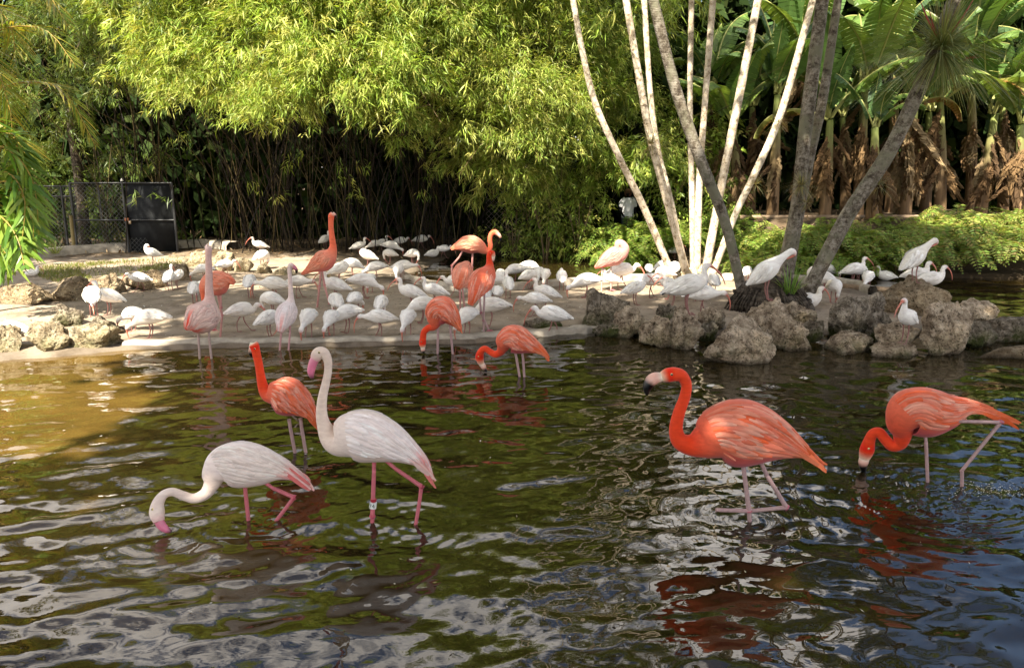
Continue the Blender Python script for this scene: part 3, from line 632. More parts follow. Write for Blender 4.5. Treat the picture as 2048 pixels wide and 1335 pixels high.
tuft('strap_leaf_plant', 'bright strap-leaved plant sprouting beside the dark root mound', 'plant', D(1578, 590, 11.3), 46, .50, .020, [(0.16, 0.27, 0.05), (0.10, .2, .04), (0.22, .32, .07)], spread=.75)
tuft('strap_leaf_plant', 'pale grassy clump at the foot of the gate post', 'plant', GG(112, 516) + [0, 0, .1], 40, .45, .016, [(.3, .32, .1), (.25, .3, .08)], spread=.9)

# ------------------------------------------------------------------ palms of the islet
AIR_SMALL = [(0.24, 0.25, 0.12), (0.33, 0.30, 0.15), (0.12, 0.14, 0.07), (0.26, 0.17, 0.09)]
AIR_BIG = [(0.20, 0.27, 0.11), (0.30, 0.33, 0.15), (0.11, 0.16, 0.06), (0.25, 0.22, 0.10)]
def crown(t, p, nf=11, Lf=2.0, cols=((0.10, .17, .03), (.16, .22, .04)), seed=0):
    mb = MB()
    for i in range(nf):
        az = i / nf * 6.283 + RNG.normal() * .2; e = RNG.uniform(-.1, .9); l = Lf * RNG.uniform(.8, 1.1); h = np.array([math.cos(az), math.sin(az), 0])
        P = np.array([h * .05, h * l * .35 + [0, 0, l * .35 * e + .1], h * l * .72 + [0, 0, l * (.45 * e - .1)], h * l * .98 + [0, 0, l * (.35 * e - .42)]])
        tube(P, [.022, .016, .01, .004], 4, 9, (.2, .22, .06), mb, caps=False)
        frond_leaflets(mb, P, 42, .48, .034, cols, start=.08, ang=1.0, droop=.35, vee=.1, fn=straps)
    o = mb.build('crown', M['palm_leaf'], t); o.location = p; return o
def palm(label, pix, Y, r0, r1, mat, group, top=8.0, Ytop=None, cr_=True, lift=0, crl=2.0, base_z=None):
    """trunk through pixels (first is the foot), then on to its crown above the frame"""
    n = len(pix); Yt = Ytop if Ytop is not None else Y
    P = np.array([D(px, py, Y + (Yt - Y) * k / max(1, n - 1)) for k, (px, py) in enumerate(pix)])
    g = float(gz(P[0, 0], P[0, 1])); P[0, 2] = g if base_z is None else base_z
    base = P[0].copy(); Q = P - base
    d = norm(Q[-1] - Q[-2]); 
    if top and mat == 'pale_trunk': top += 3.2
    if top: 
        k = (top - P[-1, 2]) / max(d[2], .3); e1 = Q[-1] + d * k * .5 + np.array([0, 0, .0]); e2 = Q[-1] + d * k + np.array([-d[0] * k * .18, 0, 0]); Q = np.concatenate([Q, [e1, e2]])
    Q = np.concatenate([[Q[0] - [0, 0, .15]], Q]); m_ = len(Q)
    t = thing('palm_tree', label, 'palm tree', base, group)
    tube(Q, (.78 if mat == 'pale_trunk' else .94) * np.linspace(r0, r1, m_) * (1 + .04 * RNG.normal(size=m_)), 12, m_ * 14, mb=None, jitter=.018).build('trunk', M[mat], t)
    if cr_: crown(t, Q[-1], 11, crl)
    return t
GP = 'slender pale palms rising from one root mass'
palm('thin pale palm leaning far outward, outermost of the pale clump', [(1350, 530), (1290, 420), (1240, 318), (1190, 205), (1162, 90), (1146, 0)], 14.6, .088, .062, 'pale_trunk', GP, 7.6, 14.2)
palm('pale palm carrying an air plant halfway up', [(1378, 535), (1335, 405), (1303, 285), (1280, 165), (1252, 0)], 14.7, .10, .072, 'pale_trunk', GP, 8.2, 14.9)
palm('pale palm half hidden behind the trunk with the air plant', [(1385, 520), (1345, 420), (1315, 300), (1300, 180), (1288, 0)], 15.3, .085, .07, 'pale_trunk', GP, 8.8, 15.6)
palm('vertical pale palm trunk, shaggy with fibre near the top', [(1388, 528), (1384, 400), (1380, 200), (1383, 0)], 14.8, .072, .062, 'pale_trunk', GP, 7.9)
palm('pale palm trunk tilting slightly outward next to the vertical one', [(1395, 528), (1398, 380), (1408, 230), (1426, 0)], 14.7, .088, .066, 'pale_trunk', GP, 8.4)
palm('pale palm leaning toward the banana plants, above the strongest tilt', [(1408, 532), (1440, 385), (1480, 185), (1516, 0)], 14.8, .105, .078, 'pale_trunk', GP, 8.0)
palm('most tilted pale palm, its bright trunk crossing in front of the bananas', [(1422, 535), (1470, 430), (1508, 350), (1562, 225), (1626, 0)], 14.6, .085, .078, 'pale_trunk', GP, 7.2)
GD = 'grey palms growing from the dark root mound'
palm('grey palm bowed outward across the pale trunks', [(1492, 585), (1452, 450), (1405, 330), (1352, 180), (1306, 0)], 11.6, .085, .075, 'grey_trunk', GD, 7.4, 11.2)
palm('ringed grey palm standing nearly upright, with a mossy tuft low on it', [(1560, 525), (1592, 420), (1612, 250), (1645, 0)], 13.2, .115, .105, 'grey_trunk', GD, 8.0)
palm('mottled grey palm trunk close behind the ringed upright one', [(1580, 500), (1618, 330), (1645, 200), (1676, 0)], 13.7, .085, .075, 'grey_trunk', GD, 8.6)
palm('thick dark palm leaning steeply under the big air plant', [(1610, 560), (1690, 440), (1780, 300), (1850, 150), (1885, 60)], 11.9, .115, .10, 'grey_trunk', GD, 6.4, 11.7, crl=1.8)
palm('thin lichen-pale palm running alongside the thick leaning one', [(1622, 548), (1688, 462), (1748, 350), (1810, 225), (1858, 140)], 12.4, .062, .045, 'grey_trunk', GD, 0, 12.3, cr_=False)

def air_plant(px, py, Y, n, L, label, Wd=.007, red=False):
    AIR = AIR_BIG if red else AIR_SMALL; p = D(px, py, Y); o = blades(MB(), (0, 0, 0), n // 2, L, Wd, AIR, spread=1.0, up=.85, droop=.75, base=.05)
    blades(o, (0, 0, 0), n // 2, L, Wd, AIR, spread=1.15, up=.30, droop=.55, base=.05)
    blades(o, (0, 0, -.03), n // 3, L * .9, Wd, AIR, spread=1.0, up=-.35, droop=.7, base=.05)
    t = thing('air_plant', label, 'air plant', p, 'air plants growing on the palm trunks'); o.build('leaf_rosette', M['palm_leaf'], t)
    if red:
        for dx, dz in ((-.40, .52), (-.26, .40), (.33, .55)):
            tube([(0, 0, .05), (dx * .6, -.05, dz * .7), (dx, -.08, dz + .1)], [.006, .013, .004], 6, 8, (.34, .04, .045)).build('flower_spike', M['bird_skin'], t)
        blades(MB(), (.42, -.05, -.12), 30, .26, .014, [(.4, .17, .08), (.3, .13, .07)], spread=1, up=.3).build('dry_leaf_tuft', M['dry_leaf'], t)
    return t
air_plant(1882, 100, 11.6, 1000, 1.32, 'largest air plant, a wide grassy burst with red spikes on the leaning palm', .0085, True)
air_plant(1302, 288, 14.6, 120, .50, 'bushy air plant halfway up a pale palm trunk')
air_plant(1556, 245, 14.4, 40, .32, 'small air plant high on the most tilted pale palm')
air_plant(1512, 368, 14.4, 70, .36, 'air plant on the underside of the most tilted pale palm')
air_plant(1602, 370, 13.0, 150, .38, 'tangled air plant wrapped round the ringed grey palm')
air_plant(1758, 370, 11.9, 60, .34, 'thin air plant hanging below the thick leaning palm')
air_plant(1612, 405, 12.95, 60, .3, 'wispy air plant just under the tangled one')

# ------------------------------------------------------------------ palms at the near bank edge
def frond(t, pix, Y, n, Lf, Wd, cols, droop=.4, ang=.9, dY=0.0, base=None, plane=None, jit=.05, start=.1):
    P = np.array([D(px, py, Y + dY * k) for k, (px, py) in enumerate(pix)]) - base
    mb = MB(); tube(P, np.linspace(.018, .004, len(P)), 5, 14, (.45, .33, .07), mb, caps=False)
    frond_leaflets(mb, P, n, Lf, Wd, cols, droop=droop, ang=ang, start=start, jit=jit, plane=plane, fn=straps)
    return mb.build('frond', M['palm_leaf'], t)
YL = [(.28, .29, .04), (.17, .25, .035), (.11, .19, .03), (.34, .28, .05)]
b0 = np.array([D(-120, 560, 11.6)[0], 11.6, .2])
t = thing('areca_palm', 'yellowing feathery palm arching in above the fence', 'palm', b0)
for dx in (-.1, .12, .02):
    tube([(dx, 0, -.2), (dx * 2 - .05, 0, 1.4), (dx * 3 + .1, 0, 2.6)], [.05, .045, .035], 8, 10, (.35, .33, .1)).build('stem', M['banana_stem'], t)
for pix in ([(-110, 330), (-10, 190), (60, 165), (130, 185), (190, 290)], [(-110, 300), (-60, 120), (0, 60), (90, 60), (150, 130)], [(-110, 300), (-80, 60), (-30, 10), (20, 50), (34, 150)],
            [(-110, 280), (-60, 40), (10, -30), (80, -30), (140, 60)], [(-110, 320), (-50, 170), (-10, 150), (20, 220), (25, 300)], [(-110, 340), (-40, 250), (0, 250), (40, 290), (60, 330)], [(-110, 330), (-90, 100), (-60, 60), (-20, 100), (10, 180)]):
    frond(t, pix, 11.5, 60, .56, .024, YL, .28, .85, RNG.uniform(-.12, .12), b0)
b0 = np.array([D(-70, 585, 10.6)[0], 10.6, .15])
t = thing('broad_palm', 'glossy palm with broad drooping leaflets beside the stone ledge', 'palm', b0)
GL = [(.11, .23, .03), (.18, .30, .04), (.08, .17, .025), (.25, .34, .06)]
tube([(0, 0, -.2), (.02, 0, .7), (0, 0, 1.3)], [.06, .05, .04], 8, 8, (.25, .18, .09)).build('stem', M['banana_stem'], t)
for pix in ([(-70, 420), (-20, 300), (30, 310), (68, 370), (78, 470)], [(-70, 430), (-30, 350), (10, 340), (50, 400), (55, 500)], [(-70, 440), (-40, 400), (0, 390), (30, 440), (30, 540)], [(-70, 430), (-50, 300), (-10, 270), (20, 300), (40, 350)],
            [(-70, 460), (-50, 430), (-20, 440), (0, 490), (-5, 570)], [(-70, 420), (-20, 370), (30, 370), (64, 440), (66, 500)], [(-70, 450), (-30, 420), (10, 440), (36, 480), (48, 530)]):
  for jit_ in (0, 1, 2):
    pix = [(x + (RNG.normal() * 13 if jit_ else 0), y + (RNG.normal() * 16 if jit_ else 0)) for x, y in pix]
    frond(t, pix, 10.6 + .12 * jit_, 20, .46, .056, GL, .26, .72, RNG.uniform(-.14, .1), b0, jit=.14)

# ------------------------------------------------------------------ unseen trees behind the viewer, crowns shaped to throw shade around the sunlit patches
SUNLIT = [[(380, 500), (500, 492), (620, 485), (800, 512), (785, 538), (640, 532), (560, 548), (420, 562)], [(620, 545), (700, 545), (800, 562), (760, 568), (640, 556)], [(860, 590), (1010, 592), (1010, 600), (860, 598)],
          [(1150, 556), (1440, 556), (1440, 584), (1150, 592)], [(-700, 590), (120, 592), (260, 608), (375, 636), (360, 672), (270, 695), (260, 735), (-700, 770)], [(60, 527), (430, 500), (440, 535), (330, 530), (60, 545)],
          [(-500, 720), (250, 715), (340, 760), (250, 850), (60, 920), (-500, 960)], [(420, 560), (640, 556), (600, 572), (430, 580)], [(1000, 640), (1060, 640), (1060, 648), (1000, 648)], [(100, 560), (330, 545), (380, 575), (110, 610)]]
def in_poly(x, y, P):
    P = np.asarray(P, float); ins = np.zeros(x.shape, bool)
    for (ax, ay), (bx, by) in zip(P, np.roll(P, -1, 0)):
        c = (ay > y) != (by > y); ins ^= c & (x < ax + (y - ay) / ((by - ay) or 1e-9) * (bx - ax))
    return ins
def build_shade():
    g = np.arange(-12, 12, .30); h = np.arange(-3.5, 21.5, .30); A, B = np.meshgrid(g, h); A = A.ravel() + RNG.uniform(-.15, .15, A.size); B = B.ravel() + RNG.uniform(-.15, .15, B.size)
    px, py = proj(np.c_[A, B, np.full(len(A), .15)]); vis = B > 1.5
    lit = np.zeros(len(A), bool)
    for P in SUNLIT: lit |= in_poly(px, py, P) & vis
    lit |= ((B > 12.95) & (A > .9) & (A < 4.7)) | ((B > 15.2) & (A < 4.7) & ((A > -6.8) | (B > 20.5))) | ((A > 9.0) & (B > 14) & (B < 17.8))
    for a0, b0_, k_, w_ in ((3.75, 14.6, .93, .65), (3.7, 14.7, .66, .5)): lit |= (np.abs(A - a0 - (B - b0_) * k_) < w_) & (B > 14.2)
    keep = ~lit & (RNG.random(len(A)) > np.where(B > 17.6, .55, np.where(B > 12.6, np.where(A > 4.7, .14, .27), .0))); A, B = A[keep], B[keep]
    hgt = 10.5 + 1.1 * np.sin(A * .8 + B * .5) + .8 * np.sin(A * 1.7 - B) + RNG.uniform(-.5, .5, len(A))
    C = np.c_[A, B, np.full(len(A), .15)] + np.asarray(SUN)[None] * ((hgt - .15) / SUN.z)[:, None]
    owner = np.argmin(np.stack([np.hypot(C[:, 0] - q, C[:, 1] + 5) for q in (-8.5, -2.5, 4.0)]), 0)
    for i, (tx, lab) in enumerate(((-8.5, 'unseen tall tree with a crown shaped for shade, standing behind the viewer towards the palms'), (-2.5, 'unseen tall tree with a crown shaped for shade, straight behind the viewer'), (4.0, 'unseen tall tree with a crown shaped for shade, behind the viewer towards the rocks'))):
        c = C[owner == i]; t = thing('unseen_shade_tree', lab, 'tree', (tx, -5.5, .2)); o_ = np.array([tx, -5.5, .2])
        mb = MB(); k = 20; P = np.repeat(c - o_, k, 0) + RNG.normal(size=(len(c) * k, 3)) * np.array([.15, .15, .22]); d = rand_dirs(len(P)) * np.array([1, 1, .35]); d = norm(d)
        leaves(mb, P, d, norm(np.cross(d, np.array([0, 0, 1.0]) + .4 * RNG.normal(size=d.shape))), RNG.uniform(.26, .42, len(P)), RNG.uniform(.12, .2, len(P)), .15, mixcols(DEEP, len(P)))
        mb.build('crown', M['leaf'], t)['kind'] = 'stuff'
        wb_ = MB(); tube([(0, 0, -.4), (.15, .1, 3), (-.1, .3, 6.5)], [.34, .27, .2], 12, 14, (.12, .095, .07), wb_)
        for j in range(9):
            e = c[RNG.integers(len(c))] - o_; tube([(-.1, .3, 6.4), e * .5 + [0, 0, 3.2], e - [0, 0, .2]], [.14, .08, .02], 6, 10, (.12, .095, .07), wb_, caps=False)
        wb_.build('trunk', M['grey_trunk'], t)
build_shade()
# ------------------------------------------------------------------ rocks
ROCKS = []
def rock(x0, y0, x1, y1, label, mat='coral_rock', seed=0, zb=0.0, Y=None, box_=2.6, rough=1.0, group='rocks along the pond edge', name='rock', depth=.85, pit=1.0):
    V, F = ICO[5]; xc = (x0 + x1) / 2
    Yf = G(xc, y1, zb)[1] if Y is None else Y
    wdt = D(x1, y1, Yf)[0] - D(x0, y1, Yf)[0]; hd = wdt * .5 * depth; Yc = Yf + hd
    wdt = D(x1, y1, Yc)[0] - D(x0, y1, Yc)[0]; cx = D(xc, y1, Yc)[0]; zt = D(xc, y0, Yc)[2]; z0 = zb - .12
    U = np.sign(V) * np.abs(V) ** (2 / box_ * 1.0)                       # squarish boulder
    U = U / np.maximum(np.max(np.abs(U)), 1e-6)
    s = seed * 7.31 + xc * .01; out = np.empty_like(V); rg = np.random.default_rng(seed * 13 + int(abs(xc)))
    pn = norm(rg.normal(size=(9, 3)) * np.array([1, 1, .9])); pd = rg.uniform(.48, .95, 9); fac = np.min(pd[None] / np.maximum(V @ pn.T, .12), 1); fac = np.minimum(fac, 1.25)
    U = norm(V) * (fac[:, None] * .9 + .1 * np.linalg.norm(U, axis=1)[:, None]); U = U / np.abs(U).max()
    half = np.array([wdt / 2, hd, (zt - z0) / 2])
    fr = 1.0 / max(half.max(), .1)
    for i, v in enumerate(U):
        q = Vector(v * half); w = Vector((s, s * .7, s * .3))
        a = mnoise.fractal(q * fr * 1.5 + w, .9, 2.2, 4) * .26
        b_ = mnoise.fractal(q * 9 + w, .7, 2.2, 4) * .10 * rough
        vd = mnoise.voronoi(q * 15 + w)[0]; c = -max(0.0, .42 - vd[0]) * .30 * pit * rough
        vd2 = mnoise.voronoi(q * 6.5 + w * 2)[0]; c -= max(0.0, .30 - vd2[0]) * .55 * pit * rough
        out[i] = v * (1 + a) + V[i] * (b_ + c) * (.22 / max(half.mean(), .08))
    out[:, 2] = np.maximum(out[:, 2], -1)
    P = out * half
    k = (zt - z0) / 2 / max(P[:, 2].max(), 1e-3); P[:, 2] = np.where(P[:, 2] > 0, P[:, 2] * k, P[:, 2])
    kx = wdt / 2 / max(np.abs(P[:, 0]).max(), 1e-3); P[:, 0] *= kx
    o = MB().add(P, T=F).build(name, M[mat], loc=(cx, Yc, (zt + z0) / 2), smooth=rough < .7)
    ROCKS.append((o, P + np.array([cx, Yc, (zt + z0) / 2])))
    return tag(o, label, 'rock', group)
def rock_top(px, py):
    """foot of something standing on a rock: nearest rock point on that sight line"""
    best = None
    for o, P in ROCKS:
        x, y = proj(P); d = np.hypot(x - px, y - py); c = np.where(d < 5.5)[0]
        if len(c):
            k = c[np.argmin(P[c, 1])]
            if best is None or P[k, 1] < best[1]: best = P[k]
    return best
rock(1134, 575, 1258, 668, 'big dark pitted rock at the end of the rock row nearest the feeding flamingos', 'dark_rock', 1)
rock(1038, 634, 1124, 668, 'small dark rock lying alone on the sand by the kerb', 'dark_rock', 2)
rock(1222, 610, 1302, 680, 'grey-brown rock leaning on the big dark pitted rock', 'coral_rock', 3)
rock(1310, 605, 1356, 645, 'small dark rock tucked behind two wedge rocks', 'dark_rock', 4, .06)
rock(1270, 632, 1342, 697, 'wedge-shaped pale rock dipping into the pond', 'coral_rock', 5)
rock(1324, 612, 1410, 702, 'tall flat-faced rock under the striding ibis', 'coral_rock', 6)
rock(1390, 612, 1452, 662, 'smooth slanting rock behind the flat-faced one', 'coral_rock', 7, .05)
rock(1398, 626, 1584, 732, 'largest rock, moss-green at its foot, jutting farthest into the pond', 'coral_rock', 8, depth=.7)
rock(1450, 595, 1606, 690, 'broad pale-topped rock under the preening ibis at the root mound', 'coral_rock', 9, .03, depth=.6)
rock(1524, 630, 1630, 706, 'shadowed rock squeezed beside the mossy largest rock', 'coral_rock', 10)
rock(1560, 602, 1630, 652, 'rock just below the resting ibis', 'coral_rock', 11, .05)
rock(1618, 582, 1768, 692, 'dark mossy rock between the resting ibis and the lone standing ibis', 'dark_rock', 12, depth=.7)
rock(1628, 662, 1748, 709, 'low flat rock at the waterline before the dark mossy one', 'coral_rock', 13)
rock(1738, 550, 1894, 640, 'highest brown rock, carrying two ibises at the back', 'tan_rock', 14, .05, depth=.7)
rock(1738, 682, 1852, 718, 'ledge rock on which the lone ibis stands', 'coral_rock', 15, depth=.6)
rock(1740, 645, 1842, 704, 'rock with a dark hollow right behind the lone ibis', 'coral_rock', 20, .02, depth=.6)
rock(1826, 600, 1948, 714, 'large square rock next to the lone ibis', 'coral_rock', 16, depth=.7)
rock(1878, 594, 1980, 662, 'rounded rock behind the large square one', 'coral_rock', 17, .05)
rock(1930, 628, 2130, 692, 'long grey slab rock at the frame edge', 'dark_rock', 18, depth=.5)
rock(1942, 688, 2140, 722, 'low smooth rock lying in the water under the long slab', 'tan_rock', 19, depth=.4, rough=.4)
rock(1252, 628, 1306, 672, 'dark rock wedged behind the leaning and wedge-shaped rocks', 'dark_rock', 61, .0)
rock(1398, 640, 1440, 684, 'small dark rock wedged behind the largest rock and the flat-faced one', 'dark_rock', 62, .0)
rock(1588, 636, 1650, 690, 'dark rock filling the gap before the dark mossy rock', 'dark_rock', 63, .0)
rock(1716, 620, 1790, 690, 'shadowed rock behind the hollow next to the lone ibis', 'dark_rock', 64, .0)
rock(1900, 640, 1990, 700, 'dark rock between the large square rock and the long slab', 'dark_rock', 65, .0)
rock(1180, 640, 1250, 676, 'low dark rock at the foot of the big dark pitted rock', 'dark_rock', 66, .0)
GL_ = 'rocks of the sunny pond corner'
rock(98, 604, 172, 662, 'dark split rock leaning among the sunny corner rocks', 'dark_rock', 31, .03, group=GL_, box_=3.4)
rock(136, 645, 246, 706, 'pale knobbly rock at the water in the sunny corner', 'pale_rock', 32, group=GL_)
rock(180, 628, 250, 678, 'brown rock behind the pale knobbly one', 'dark_rock', 33, .03, group=GL_)
rock(62, 640, 146, 712, 'bright sunlit rock beside the pale knobbly one', 'pale_rock', 34, group=GL_)
rock(-50, 646, 72, 718, 'sunlit rock at the frame edge behind the wading ibis', 'pale_rock', 35, group=GL_)
GE = 'boulders of the low ledge'
rock(-60, 566, 112, 620, 'first ledge boulder, darkest, under the broad palm', 'tan_rock', 41, .1, group=GE, pit=.3, depth=.7)
rock(86, 552, 196, 610, 'rounded ledge boulder beside the darkest one', 'tan_rock', 42, .1, group=GE, pit=.3, depth=.7)
rock(180, 546, 268, 594, 'cracked ledge boulder behind the ibis with lowered bill', 'tan_rock', 43, .1, group=GE, pit=.3)
rock(254, 538, 336, 584, 'flat-topped ledge boulder under the preening ibis', 'tan_rock', 44, .1, group=GE, pit=.3)
rock(316, 528, 400, 568, 'last ledge boulder, tallest, at the sandy end of the ledge', 'tan_rock', 45, .1, group=GE, pit=.3)
GW = 'bleached stones on the back of the sand'
for k, (x0, y0, x1, y1, lab) in enumerate([(366, 500, 424, 536, 'round bleached stone behind the tallest ledge boulder'), (412, 499, 474, 548, 'largest bleached stone of the sunny row'), (462, 512, 512, 550, 'bleached stone sloping down from the largest one'),
                                          (505, 522, 548, 552, 'low bleached stone with a brown shaded side'), (548, 532, 600, 552, 'flat bleached stone near the wading white flamingo'), (636, 530, 668, 552, 'small bleached stone behind the tall red-necked flamingo')]):
    rock(x0, y0, x1, y1, lab, 'pale_rock', 51 + k, .12, group=GW, rough=.5)

def mound(px, py, Y, rx, ry, h, label, name, mat, cat, roots=0, seed=3):
    V, F = ICO[5]; b = D(px, py, Y); b[2] = float(gz(b[0], Y)) - .05; P = V * np.array([rx, ry, h])
    f = np.array([mnoise.fractal(Vector(v * 2.4) + Vector((seed, 1, 2)), 1, 2.1, 4) for v in V]) * .22 + np.array([mnoise.fractal(Vector(v * 13) + Vector((seed, 1, 2)), .8, 2.1, 3) for v in V]) * .06
    P = P * (1 + f)[:, None]
    t = thing(name, label, cat, b); MB().add(P, T=F).build('root_ball', M[mat], t)
    mb = MB()
    for i in range(roots):
        a = RNG.uniform(math.pi, 2 * math.pi); c = np.array([math.cos(a), math.sin(a), 0])
        tube([c * [rx * .7, ry * .7, 0] + [0, 0, h * RNG.uniform(.5, .85)], c * [rx * 1.0, ry * 1.0, 0] + [0, 0, h * .35], c * [rx * 1.1, ry * 1.1, 0] + [RNG.normal() * .05, 0, -.05]], [.018, .014, .01], 5, 8, (1, 1, 1), mb)
    if roots: mb.build('roots', M[mat], t)
    return t
mound(1538, 610, 11.5, .60, .42, .52, 'dark fibrous root mound from which the grey palms grow', 'palm_root_mound', 'root', 'root mound', 60)
mound(1398, 545, 14.75, .42, .35, .36, 'straw-coloured root mass under the pale palms', 'palm_root_mound', 'pale_root', 'root mound', 60, 8)

# ------------------------------------------------------------------ chain-link fence and gate
M['black_metal'] = plain('black_metal', (0.012, 0.012, 0.012), .45, .5, 20, .3)
M['wire'] = plain('wire', (1, 1, 1), .35, .6, 20, .2)
M['screen'] = plain('screen_fabric', (0.012, 0.013, 0.014), .8, .2, 12, .3)
M['wood'] = plain('weathered_wood', (0.17, 0.12, 0.08), .8, .2, 5, .4, .3, stretch=(.4, 4, 4))
M['rail_wood'] = plain('rail_wood', (0.26, 0.185, 0.12), .8, .2, 5, .4, .3, stretch=(.4, 4, 4))
def diamonds(mb, w, h, z0, s=.075, r=.0042, col=(.10, .10, .095), x0=0.0):
    for sg in (-1, 1):
        k = -h
        while k < w:
            a, b_ = max(k, 0), min(k + h, w)
            if b_ - a > .02:
                za, zb = (a - k), (b_ - k)
                if sg < 0: za, zb = h - za, h - zb
                tube([(x0 + a, sg * .003, z0 + za), (x0 + b_, sg * .003, z0 + zb)], [r, r], 3, 2, col, mb, caps=False)
            k += s * math.sqrt(2)
GY = 18.7
gx = lambda px: float(D(px, 440, GY)[0]); gzv = lambda py: float(D(200, py, GY)[2])
zb_ = gzv(513); zt_ = gzv(366); zm_ = gzv(440)
x0 = gx(148); t = thing('chain_link_gate', 'black chain-link gate with two wire bays and a solid dark screened bay', 'gate', (x0, GY, 0))
for px in (148, 252, 350):
    tube([(gx(px) - x0, 0, zb_ - .1), (gx(px) - x0, 0, zt_ + (.05 if px == 252 else 0))], [.032, .032], 10, 2, (1, 1, 1)).build('post', M['black_metal'], t)
tube([(gx(203) - x0, .02, zm_), (gx(203) - x0, .02, zt_)], [.02, .02], 8, 2).build('brace', M['black_metal'], t)
for z in (zt_, zm_, zb_ + .05):
    for a, b_ in ((148, 252), (252, 350)):
        tube([(gx(a) - x0, 0, z), (gx(b_) - x0, 0, z)], [.021, .021], 8, 2).build('rail', M['black_metal'], t)
mb = MB(); diamonds(mb, gx(252) - x0, zt_ - zb_, zb_); diamonds(mb, (gx(290) - gx(252)), .45, zb_, x0=gx(252) - x0)
mb.build('wire_mesh', M['wire'], t)['kind'] = 'stuff'
mb = MB(); box(mb, ((gx(252) + gx(350)) / 2 - x0, .04, (zt_ + zb_) / 2 + .06), (gx(350) - gx(252) - .05, .012, zt_ - zb_ - .14)); mb.build('dark_screen', M['screen'], t)
mb = MB(); box(mb, (gx(256) - x0, -.05, zm_ + .02), (.09, .05, .07), col=(.35, .12, .05)); box(mb, (gx(262) - x0, -.06, zm_ - .05), (.05, .03, .08), col=(.4, .3, .2)); mb.build('latch', M['wire'], t)
mb = MB(); tube([(gx(252) - x0, 0, zt_ + .05), (gx(252) - x0, 0, zt_ + .11)], [.036, .012], 8, 3, (.75, .72, .65), mb); mb.build('post_cap', M['wire'], t)
xa = gx(60); t = thing('chain_link_fence', 'low-lit chain-link fence run between the broad palm and the gate', 'fence', (xa, GY + .25, 0))
for px in (60, 118): tube([(gx(px) - xa, 0, zb_ - .1), (gx(px) - xa, 0, zt_ - .06)], [.03, .03], 8, 2).build('post', M['black_metal'], t)
for z in (zt_ - .08, zt_ - .32): tube([(0, 0, z), (gx(146) - xa, 0, z)], [.019, .019], 8, 2).build('rail', M['black_metal'], t)
mb = MB(); diamonds(mb, gx(146) - xa, zt_ - zb_ - .1, zb_); mb.build('wire_mesh', M['wire'], t)['kind'] = 'stuff'
mb = tube([(0, 0, 0), (.03, 0, 1.3)], [.045, .04], 10, 8, (.22, .17, .07)); o = mb.build('gate_bamboo_pole', M['culm'], loc=(gx(152), GY - .25, zb_ - .3)); tag(o, 'yellowish bamboo pole standing against the gate post', 'pole')
o = tube([(0, 0, 0), (.05, 0, 1.4), (.02, 0, 4.0)], [.17, .13, .10], 10, 18, (1, 1, 1), jitter=.05).build('tree_trunk', M['root'], loc=(gx(122), GY + .9, -.1)); tag(o, 'mossy tree trunk behind the low fence', 'tree trunk')
CY = 20.9; xc_ = float(D(972, 440, CY)[0]); t = thing('wire_screen', 'hexagonal wire screen with a pale finial post behind the shrubs', 'fence', (xc_, CY, 0))
ztc = float(D(1000, 352, CY)[2]); zbc = float(D(1000, 480, CY)[2]); xe = float(D(1050, 440, CY)[0]) - xc_
tube([(xe, 0, zbc - .2), (xe, 0, ztc)], [.04, .04], 10, 2).build('post', M['black_metal'], t)
tube([(xe, 0, ztc), (xe, 0, ztc + .05), (xe, 0, ztc + .10), (xe, 0, ztc + .16), (xe, 0, ztc + .24), (xe, 0, ztc + .3)], [.045, .06, .03, .045, .06, .01], 10, 22, (.7, .68, .62)).build('finial', M['wire'], t)
tube([(0, 0, ztc - .1), (xe, 0, ztc - .1)], [.02, .02], 8, 2).build('rail', M['black_metal'], t)
mb = MB(); diamonds(mb, xe, ztc - zbc, zbc, .10, .006, (.24, .2, .16)); mb.build('wire_mesh', M['wire'], t)['kind'] = 'stuff'

# wooden rail on the raised bank
RY = 18.55; xr = float(D(1478, 432, RY)[0]); xe = float(D(1885, 432, RY)[0]); t = thing('wooden_rail', 'weathered wooden rail running along the top of the fern bank', 'railing', (xr, RY, 0))
zr = float(D(1600, 433, RY)[2])
for a, b_ in ((0, .36), (.36, .70), (.70, 1.0)):
    mb = MB(); box(mb, ((a + b_) / 2 * (xe - xr), 0, zr + RNG.normal() * .008), ((b_ - a) * (xe - xr) - .015, .10, .085)); mb.build('rail', M['rail_wood'], t)
for a in (0.01, .36, .70, .99):
    mb = MB(); box(mb, (a * (xe - xr), .08, zr - .45), (.09, .09, .9)); mb.build('post', M['wood'], t)
mb = MB(); box(mb, (0, 0, 0), (1.5, .10, .10), -.62, (1, 1, 1)); p = GG(1700, 578); o = mb.build('timber_edging', M['rail_wood'], loc=(p[0] + .35, p[1] - .1, p[2] + .02)); tag(o, 'timber beam edging the sand beside the highest brown rock', 'beam')

